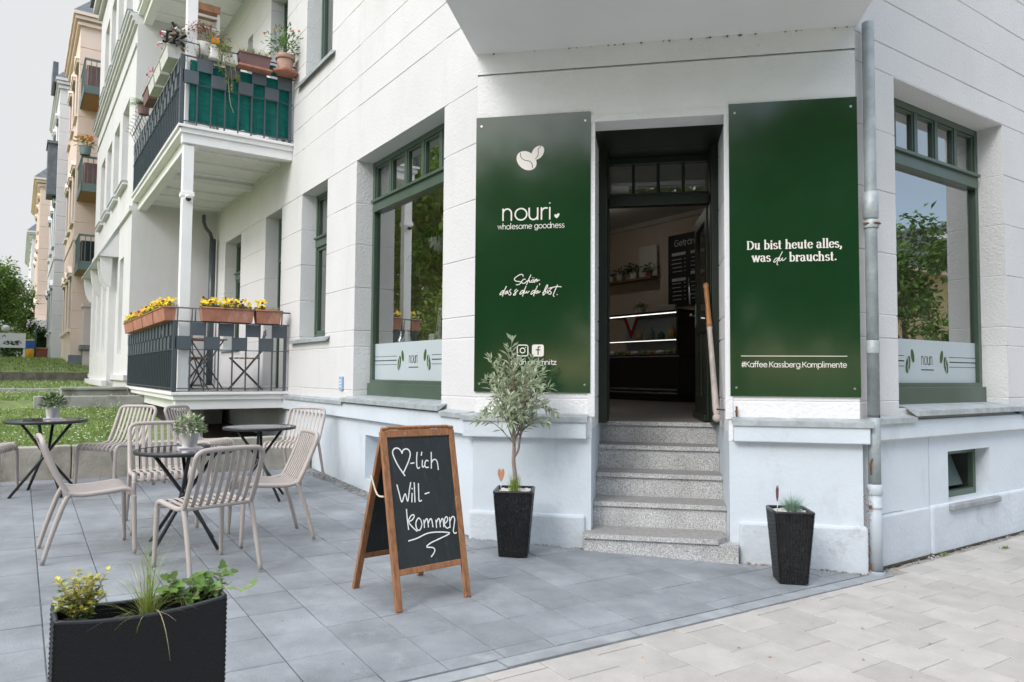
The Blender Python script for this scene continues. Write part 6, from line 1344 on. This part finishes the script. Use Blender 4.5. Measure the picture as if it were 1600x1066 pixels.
# ------------------------------------------------------------------ white wing of the corner house
WO, WU, WN = (1.66, 0, 0), (0, 1, 0), (-1, 0, 0)
YS = [(15.80, 16.90), (17.42, 18.46), (18.98, 20.0), (20.52, 21.56)]
ops = [(a, b_, 3.72, 5.35, .2) for a, b_ in YS]+[(a, b_, 7.1, 8.9, .2) for a, b_ in YS]+[(15.95, 16.62, .35, 2.25, .2)]
w = MB(); facade(w, WO, WU, WN, 14.9, 22.9, -1.4, 10.3, ops, (), 0)
facade(w, (0, 14.9, 0), RU, RN, 1.66, 3.131, -1.4, 10.3, (), (), 0)
w.quad((1.66, 22.9, -1.4), (9, 22.9, -1.4), (9, 22.9, 10.3), (1.66, 22.9, 10.3)); w.quad((1.66, 14.9, 10.3), (9, 14.9, 10.3), (9, 22.9, 10.3), (1.66, 22.9, 10.3)); w.build('wing_wall', 'stucco', H)
for a, b_, c_, d_, _ in ops: window(H, WO, WU, WN, a, b_, c_, d_, .17, 'white_paint', .07, transom=d_-.5 if d_-c_ > 1.2 else None, top_n=1, low_n=2, back='curtain')
b = MB(); S_ = lambda *q: fbox(b, WO, WU, WN, *q)
for z0, z1, e in ((6.46, 6.52, .05), (6.52, 6.60, .09), (6.60, 6.66, .13), (6.05, 6.10, .03)): S_(14.9-.0, 22.9, z0, z1, 0, e)
S_(14.9, 22.9, 2.95, 3.05, 0, .05); S_(14.9, 22.9, -.16, -.06, 0, .06)
for z0, z1, e in ((9.75, 9.9, .10), (9.9, 10.1, .22)): S_(14.9, 22.9, z0, z1, 0, e)
for a, b_ in YS:
    for z in (3.66, 7.04): S_(a-.08, b_+.08, z-.04, z+.02, 0, .09)
build_each(b, 'string_course', 'stucco', H)
b = MB()
for a, b_ in YS:
    for z in (3.66, 7.04): fbox(b, WO, WU, WN, a-.10, b_+.10, z+.021, z+.035, 0, .11)
fbox(b, WO, WU, WN, 14.9, 22.9, 6.662, 6.68, -.0, .15); build_each(b, 'sill_sheet', 'zinc', H)
b = MB(); b.box(1.36, 1.56, 14.7, 23.0, 10.1, 10.28); b.quad((1.40, 14.7, 10.29), (1.40, 23.0, 10.29), (3.4, 23.0, 12.2), (3.4, 14.7, 12.2)); b.quad((1.40, 14.7, 10.29), (3.4, 14.7, 12.2), (9, 14.7, 12.2), (9, 14.7, 10.29)); b.build('roof', 'slate', H)
b = MB()
facade(b, (1.53, 0, 0), WU, WN, 17.15, 21.5, -1.4, 2.35, [(17.75, 18.45, .40, 2.05, .12), (18.85, 19.75, .40, 2.1, .12), (20.15, 21.0, .40, 2.05, .12)], ())
b.quad((1.53, 17.15, -1.4), (1.66, 17.15, -1.4), (1.66, 17.15, 2.35), (1.53, 17.15, 2.35)); b.quad((1.53, 21.5, -1.4), (1.66, 21.5, -1.4), (1.66, 21.5, 2.35), (1.53, 21.5, 2.35)); b.quad((1.655, 17.7, .3), (1.655, 21.1, .3), (1.655, 21.1, 2.2), (1.655, 17.7, 2.2))
b.box(1.44, 1.53, 17.1, 21.55, -.30, -.18)
b.build('bay', 'stucco', H)
for a, b__ in ((17.75, 18.45), (18.85, 19.75), (20.15, 21.0)): window(H, (1.53, 0, 0), WU, WN, a, b__, .40, 2.05, .09, 'white_paint', .05, low_n=1)
b = MB(); b.add([(1.30, 16.85, 2.36), (1.30, 21.7, 2.36), (1.66, 21.7, 2.92), (1.66, 16.85, 2.92), (1.30, 16.85, 2.40), (1.30, 21.7, 2.40), (1.66, 21.7, 2.96), (1.66, 16.85, 2.96)], [(4, 5, 6, 7), (0, 4, 7, 3), (1, 2, 6, 5), (0, 1, 5, 4)]); b.build('canopy', 'zinc', H)
b = MB(); b.quad((1.31, 16.86, 2.355), (1.31, 21.69, 2.355), (1.66, 21.69, 2.355), (1.66, 16.86, 2.355)); b.quad((1.31, 16.86, 2.355), (1.66, 16.86, 2.355), (1.66, 16.86, 2.90), (1.31, 16.86, 2.37))
for y in (16.95, 17.55, 19.25, 21.3):
    pr = [(0, 2.35)]+[(.20*(1-math.cos(R(a))), 2.35-.62*math.sin(R(a))) for a in range(15, 91, 15)]+[(.22, 2.35)]
    b.prism([(x, z) for x, z in pr], (1.34, y, 0), (1, 0, 0), Z, (0, 1, 0), .09)
build_each(b, 'bracket', 'stucco', H)

# ------------------------------------------------------------------ houses down the street
def house(name, label, x0, y0, x1, y1, z0, z1, m, floors, nx_l, trim, roof='slate', over=.22):
    t = thing(name, label, 'building', (x0, y0, z0)); fh = (z1-z0-.8)/floors; lo = []; fo = []
    n = max(1, nx_l)
    for f in range(floors):
        for i in range(n):
            c_ = y0+(y1-y0)*(i+.5)/n; lo.append((c_-.5, c_+.5, z0+1.1+fh*f, z0+1.1+fh*f+1.65, .16))
    for f in range(floors):
        c_ = x0+1.4; fo.append((c_-.45, c_+.45, z0+1.1+fh*f, z0+1.1+fh*f+1.75, .16))
    w = MB(); facade(w, (x0, 0, 0), (0, 1, 0), (-1, 0, 0), y0, y1, z0-1, z1, lo, ()); facade(w, (0, y0, 0), (1, 0, 0), (0, -1, 0), x0, x1, z0-1, z1, fo, [z0+.55*k for k in range(2, int((z1-z0)/.55))], 0, gd=.02, gw=.018); w.quad((x0, y1, z0-1), (x1, y1, z0-1), (x1, y1, z1), (x0, y1, z1)); w.quad((x1, y0, z0-1), (x1, y1, z0-1), (x1, y1, z1), (x1, y0, z1)); w.build('wall', m, t)
    b = MB()
    for dz_, e in ((0, over), (-.12, over*.75), (-.28, over*.4)): b.box(x0-e, x1, y0-e, y1+e, z1+dz_-.10, z1+dz_)
    b.box(x0-.03, x1, y0-.03, y1, z0+fh*1.0+.45, z0+fh*1.0+.57)
    build_each(b, 'cornice', trim, t)
    b = MB(); b.add([(x0-over, y0-over, z1), (x1, y0-over, z1), (x1, y1+over, z1), (x0-over, y1+over, z1), (x0+1.3, y0+1.2, z1+1.9), (x1, y0+1.2, z1+1.9), (x1, y1-1.2, z1+1.9), (x0+1.3, y1-1.2, z1+1.9)], [(0, 1, 5, 4), (3, 0, 4, 7), (2, 3, 7, 6), (4, 5, 6, 7), (1, 2, 6, 5)]); b.build('roof', roof, t)
    for a, b_, c_, d_, _ in lo:
        f = MB(); fbox(f, (x0, 0, 0), (0, 1, 0), (-1, 0, 0), a-.10, b_+.10, d_, d_+.10, 0, .07); fbox(f, (x0, 0, 0), (0, 1, 0), (-1, 0, 0), a-.08, b_+.08, c_-.08, c_, 0, .08); f.prism([(a-.14, d_+.10), (b_+.14, d_+.10), ((a+b_)/2, d_+.38)], (x0, 0, 0), (0, 1, 0), Z, (-1, 0, 0), .10)
        fo_ = f.build('window', trim, t); p = MB(); fquad(p, (x0, 0, 0), (0, 1, 0), (-1, 0, 0), a, b_, c_, d_, -.14); p.build('pane', 'window_dark', fo_)
    for a, b_, c_, d_, _ in fo:
        f = MB()
        for q in ((a-.10, a, c_, d_+.1), (b_, b_+.10, c_, d_+.1), (a, b_, d_, d_+.1), (a-.12, b_+.12, c_-.08, c_)): fbox(f, (0, y0, 0), (1, 0, 0), (0, -1, 0), *q, 0, .05)
        fo_ = f.build('window', trim, t); p = MB(); fquad(p, (0, y0, 0), (1, 0, 0), (0, -1, 0), a, b_, c_, d_, -.14); p.build('pane', 'window_dark', fo_)
    return t
pk = house('apartment_house', 'peach rendered house with green iron balconies beyond the white wing', 1.32, 26, 6, 31.2, .2, 11.15, 'peach', 3, 3, 'peach_trim')
for i, (z0, lab) in enumerate(((2.95, 1), (5.25, 1), (8.15, 0))):
    b = MB(); b.box(1.40, 3.0, 24.4, 26.0, z0, z0+.10); bl = b.build('balcony', 'oriel_wood', pk); b = MB()
    b.box(1.37, 3.0, 24.36, 24.40, z0, z0+.24); b.box(1.36, 1.40, 24.36, 26, z0, z0+.24); b.box(1.37, 3.0, 24.36, 24.40, z0+.98, z0+1.04); b.box(1.36, 1.40, 24.36, 26, z0+.98, z0+1.04)
    for k in range(12): b.box(1.38+.14*k, 1.40+.14*k, 24.37, 24.39, z0+.2, z0+1.0); b.box(1.37, 1.39, 24.4+.13*k, 24.42+.13*k, z0+.2, z0+1.0)
    sub(b, 'railing', 'mint', bl); b = MB(); b.box(1.46, 3.0, 24.44, 24.46, z0+.26, z0+.86); b.box(1.43, 1.45, 24.46, 25.9, z0+.26, z0+.86); sub(b, 'privacy_panel', ['case_black', 'brown_panel', 'brown_panel'][i], bl)
b = MB(); facade(b, (0, 25.4, 0), RU, RN, 1.62, 4, -.5, 2.0, (), ()); b.box(1.58, 4, 25.35, 26, 1.95, 2.05); b.quad((1.62, 25.4, .8), (1.62, 26, .8), (1.62, 26, 2), (1.62, 25.4, 2)); b.build('porch_wall', 'pink_render', pk)
b = MB(); b.box(1.55, 4, 25.3, 26, .66, .80); b.box(1.62, 1.95, 25.45, 26, -.6, .66); b.box(1.28, 4, 25.9, 26.02, -.6, .5); build_each(b, 'porch_base', 'base_grey', pk)
potted('potted_plant', 'yellow flowers in a green pot on the middle balcony of the peach house', 'potted plant', (1.45, 24.38, 6.30), .16, .26, 'mint', 'leaf_lime', 60, .3, .12, None, .1, .8, ('orange_petal', 60))
gh = house('apartment_house', 'pale grey house behind the peach one, with a dark slate bay', 1.06, 33, 6, 40, .5, 11.4, 'grey_render', 3, 3, 'grey_render', over=.16)
MB().box(.74, 1.06, 33.4, 34.6, 6.9, 8.9).box(.70, 1.1, 33.3, 34.7, 8.9, 9.0).build('slate_bay', 'slate', gh); MB().box(.80, .98, 33.2, 35, 11.3, 12.1).build('dormer', 'slate', gh)
ph_ = house('apartment_house', 'distant apricot house with a white balcony over the lawn', .70, 43, 6, 52, .6, 9.6, 'peach', 3, 3, 'peach_trim', over=.3)
MB().box(.34, 1.6, 41.6, 43, 2.0, 2.45).build('balcony', 'grey_render', ph_)
house('apartment_house', 'farthest pale house at the end of the row', .55, 56, 7, 72, .8, 9.0, 'grey_render', 3, 4, 'grey_render', over=.3)

# ------------------------------------------------------------------ trees and bushes
def tree(name, label, c, h, rx, rz, trunk, seed, n, ls, lm, group=None, cat='tree', cl=26, light=None):
    rr = random.Random(seed); t = thing(name, label, cat, c, group); c = V(c)
    b = MB(); top = c+Z*(h-rz)
    if trunk:
        b.tube([c-Z*.1, c+V((rr.uniform(-.1, .1), rr.uniform(-.1, .1), (h-rz)*.5)), top+Z*rz*.4], [trunk, trunk*.8, trunk*.35], 9)
        for k in range(7): a = rr.uniform(0, 6.3); s_ = c+Z*(h-2*rz)*rr.uniform(.7, 1.1)+Z*rz*.3; b.tube([s_, s_+V((math.cos(a)*rx*.35, math.sin(a)*rx*.35, rz*.4)), s_+V((math.cos(a)*rx*.75, math.sin(a)*rx*.75, rz*rr.uniform(.5, 1.1)))], [trunk*.4, trunk*.25, trunk*.08], 6)
        b.build('trunk', 'bark', t)
    b = MB()
    for k in range(cl):
        a, e, f = rr.uniform(0, 6.283), math.asin(rr.uniform(-.75, 1)), rr.uniform(.35, 1)
        q = top+V((math.cos(a)*math.cos(e)*rx*f, math.sin(a)*math.cos(e)*rx*f, math.sin(e)*rz*f)); cr2 = rr.uniform(.22, .42)*rx; tn = rr.uniform(.1, .9)
        for j in range(n//cl):
            d_ = V((rr.gauss(0, 1), rr.gauss(0, 1), rr.gauss(0, .7))); d_ = d_.normalized()*abs(rr.gauss(.75, .3))*cr2
            b.leaf(q+d_, d_+V((rr.uniform(-1, 1), rr.uniform(-1, 1), rr.uniform(-1, .6)))*cr2, V((rr.uniform(-.6, .6), rr.uniform(-.6, .6), 1)), ls*rr.uniform(.6, 1.4), ls*rr.uniform(.4, .8), 0 if rr.random() < .8 else 1, min(1, max(0, tn+rr.uniform(-.3, .3))))
    b.build('crown', [lm, light or lm], t); return t
tree('garden_tree', 'large round green tree at the left beyond the lawn', (-1.35, 38, .6), 4.2, 1.6, 1.9, .18, 1, 9000, .16, 'leaf_mid', None, light='leaf_lime', cl=50)
tree('garden_tree', 'pale grey green tree in front of the far apricot house', (.12, 47, .8), 4.0, 1.0, 1.5, .1, 2, 5200, .15, 'leaf_mid', None, light='leaf_pale')
for i, (x, y, h, rx, m, l2, lab) in enumerate(((-.15, 36, 1.35, .75, 'leaf_lime', 'leaf_mid', 'yellow green bush behind the white board'), (-.95, 35, 1.4, .9, 'leaf_mid', 'leaf_pale', 'pale green bush at the left behind the white board'), (.62, 39, 1.6, .9, 'leaf_dark', 'leaf_dark', 'dark green bush before the far apricot house'), (.95, 41.0, 1.0, .6, 'leaf_mid', 'leaf_dark', 'low green shrub beside the red brown box'))):
    tree('bush', lab, (x, y, lawn_z(y)-.1), h, rx, h*.5, 0, 10+i, 3600, .11, m, None, 'bush', 20, l2)
T0 = tree('street_tree', 'tall leafy tree on the lawn left of the houses', (-7.2, 24, .1), 11.5, 3.6, 5.2, .22, 3, 7000, .34, 'leaf_lime', 'trees around the crossing', light='leaf_mid', cl=60)
for i, (x, y, s__, a, lab) in enumerate(((-9.5, 31, 1.1, 40, 'tall leafy tree far left beside the lawn'), (-6.5, 35, .9, 170, 'leafy tree towards the end of the lawn'), (-15, -5, .56, 300, 'leafy street tree across the side street'), (-12, -14, .78, 15, 'leafy street tree at the far corner of the crossing'), (-6, -18, .82, 75, 'leafy tree behind the crossing'), (-20, -10, .9, 130, 'large tree beyond the crossing'), (-9.6, -4.0, .80, 60, 'low crowned tree at the near edge of the crossing'), (-8.2, -6.8, .92, 200, 'second low crowned tree at the near edge of the crossing'), (-5.6, -9.2, .98, 330, 'low crowned tree across the street behind the terrace'), (-2.6, -11.6, 1.0, 110, 'low crowned tree before the far pavement'), (-12.2, -.6, .76, 250, 'low crowned tree along the side street'))):
    copy_tree(T0, (x, y, -.2 if y > 9 else -1.7), R(a), lab, s__)
tree('street_tree', 'young street tree across the road from the right shop window', (21.5, -4.6, -1.6), 6.4, 1.75, 2.3, .10, 6, 4200, .20, 'leaf_mid', None, light='leaf_dark', cl=34)
for i, (x, y, h, rx, lab) in enumerate(((-4.6, 19, 3.4, 1.9, 'dense green shrub at the left edge of the lawn'), (-6.5, 24, 4.2, 2.3, 'dense green shrub under the tall lawn tree'), (-9.5, 27, 4.5, 2.6, 'dense green shrub before the far left trees'), (-3.9, 29, 3.0, 1.5, 'rounded green shrub farther along the lawn'))):
    tree('shrub', lab, (x, y, -.3), h, rx, h*.5, 0, 60+i, 3000, .22, 'leaf_lime', None, 'shrub', 26, 'leaf_mid')
# the house across the road that the right window mirrors
yh = thing('apartment_house', 'yellow house with a slate mansard roof across the road', 'building', (36, -15, -1.5))
w = MB(); op = [(x, x+1.1, z, z+1.8, .15) for x in (27, 30, 33, 36, 39, 42, 45) for z in (0, 3.2)]; facade(w, (0, -14.2, 0), (1, 0, 0), (0, 1, 0), 25, 49, -1.6, 6.1, op, ()); w.box(25, 49, -26, -14.6, -1.6, 6.0); w.build('wall', 'house_yellow', yh)
b = MB(); b.add([(24.6, -13.8, 6.1), (49.4, -13.8, 6.1), (49.4, -26, 6.1), (24.6, -26, 6.1), (25.6, -15.6, 8.6), (48.6, -15.6, 8.6), (48.6, -24, 8.6), (25.6, -24, 8.6)], [(0, 1, 5, 4), (3, 0, 4, 7), (1, 2, 6, 5), (2, 3, 7, 6), (4, 5, 6, 7)]); b.build('roof', 'slate', yh); MB().box(41, 42.6, -18, -17, 8, 10.2).build('chimney', 'slate', yh)
MB().box(24.6, 49.4, -14.2, -13.75, 5.85, 6.08).build('cornice', 'peach_trim', yh)
for a, b_, c_, d_, _ in op:
    f = MB(); fbox(f, (0, -14.2, 0), (1, 0, 0), (0, 1, 0), a-.12, b_+.12, d_, d_+.14, 0, .08); fbox(f, (0, -14.2, 0), (1, 0, 0), (0, 1, 0), a-.1, b_+.1, c_-.1, c_, 0, .08); fo_ = f.build('window', 'peach_trim', yh); p = MB(); fquad(p, (0, -14.2, 0), (1, 0, 0), (0, 1, 0), a, b_, c_, d_, -.13); p.build('pane', 'window_dark', fo_)
wh = thing('apartment_house', 'white corner house across the road beside the yellow one', 'building', (54, -16, -1.5)); w = MB(); op = [(x, x+1.1, z, z+1.8, .15) for x in (51, 54, 57, 60) for z in (0, 3.2, 6.4)]; facade(w, (0, -13.6, 0), (1, 0, 0), (0, 1, 0), 49.5, 64, -1.6, 9.6, op, ()); w.box(49.5, 64, -26, -14, -1.6, 9.5); w.build('wall', 'grey_render', wh); MB().box(49.2, 64.3, -26, -13.2, 9.6, 9.9).build('roof', 'slate', wh)
for a, b_, c_, d_, _ in op:
    p = MB(); fquad(p, (0, -13.6, 0), (1, 0, 0), (0, 1, 0), a, b_, c_, d_, -.13); p.build('window', 'window_dark', wh)
# small things on the lawn far left
bb = thing('billboard', 'white board with a scribbled black tag standing on the lawn', 'board', (-.1, 32, .45)); b = MB(); b.box(-.62, .235, 31.98, 32.02, .84, 1.37); b.build('panel', 'billboard', bb)
for x in (-.55, .20): MB().box(x-.025, x+.025, 31.99, 32.04, .35, 1.36).build('post', 'billboard', bb)
b = MB(); rs = random.Random(12); o_ = (-.62, 31.975, .84); pts = []
for st in range(4):
    x = .30+.10*st; pts = [(x+rs.uniform(-.10, .12), .15+rs.uniform(-.06, .12)) for _ in range(6)]; b.stroke(pts, .022, o_, (1, 0, 0), Z, (0, -1, 0), st)
b.stroke([(.18, .15), (.45, .22), (.72, .17), (.64, .26), (.50, .14)], .018, o_, (1, 0, 0), Z, (0, -1, 0), 5); b.stroke([(.16, .40), (.22, .46), (.24, .38)], .02, o_, (1, 0, 0), Z, (0, -1, 0), 6); b.build('graffiti', 'case_black', bb)
t = thing('globe_lamp', 'white globe lamp behind the white board', 'lamp', (-.40, 34, .5)); MB().lathe([(0, -.14), (.09, -.12), (.14, -.03), (.13, .07), (.07, .13), (0, .14)], (-.40, 34, 1.62), 16, cap=False).build('globe', 'globe', t); MB().tube([(-.40, 34, .3), (-.40, 34, 1.5)], .025, 8).build('pole', 'post_green', t)
t = thing('yellow_bin', 'yellow bin standing on the lawn beside the white board', 'bin', (.38, 33, .4)); MB().lathe([(.13, 0), (.145, .4), (.14, .42)], (.38, 33, .38), 4).build('body', 'bin_yellow', t); MB().box(.26, .50, 32.9, 33.1, .80, .84).build('lid', 'bin_yellow', t)
t = thing('blue_bin', 'blue container behind the yellow bin', 'bin', (.40, 34.5, .5)); MB().box(.24, .58, 34.4, 34.7, .95, 1.2).box(.26, .56, 34.4, 34.7, .5, .95).build('body', 'bin_blue', t, bevel=.02); MB().box(.22, .60, 34.38, 34.72, 1.2, 1.25).build('lid', 'grey_box', t)
t = thing('red_brown_box', 'red brown box on the lawn before the dark bush', 'box', (.78, 34, .4)); MB().box(.62, .98, 33.8, 34.2, .35, .86).build('body', 'bin_red', t, bevel=.02); MB().box(.60, 1.0, 33.78, 34.22, .86, .92).build('lid', 'petunia', t)
t = thing('green_post', 'slim dark green post between the bins', 'post', (.56, 33.5, .4)); MB().tube([(.56, 33.5, .3), (.56, 33.5, 1.75)], .035, 8).lathe([(.035, 0), (.06, .02), (0, .07)], (.56, 33.5, 1.74), 8).build('pole', 'post_green', t)
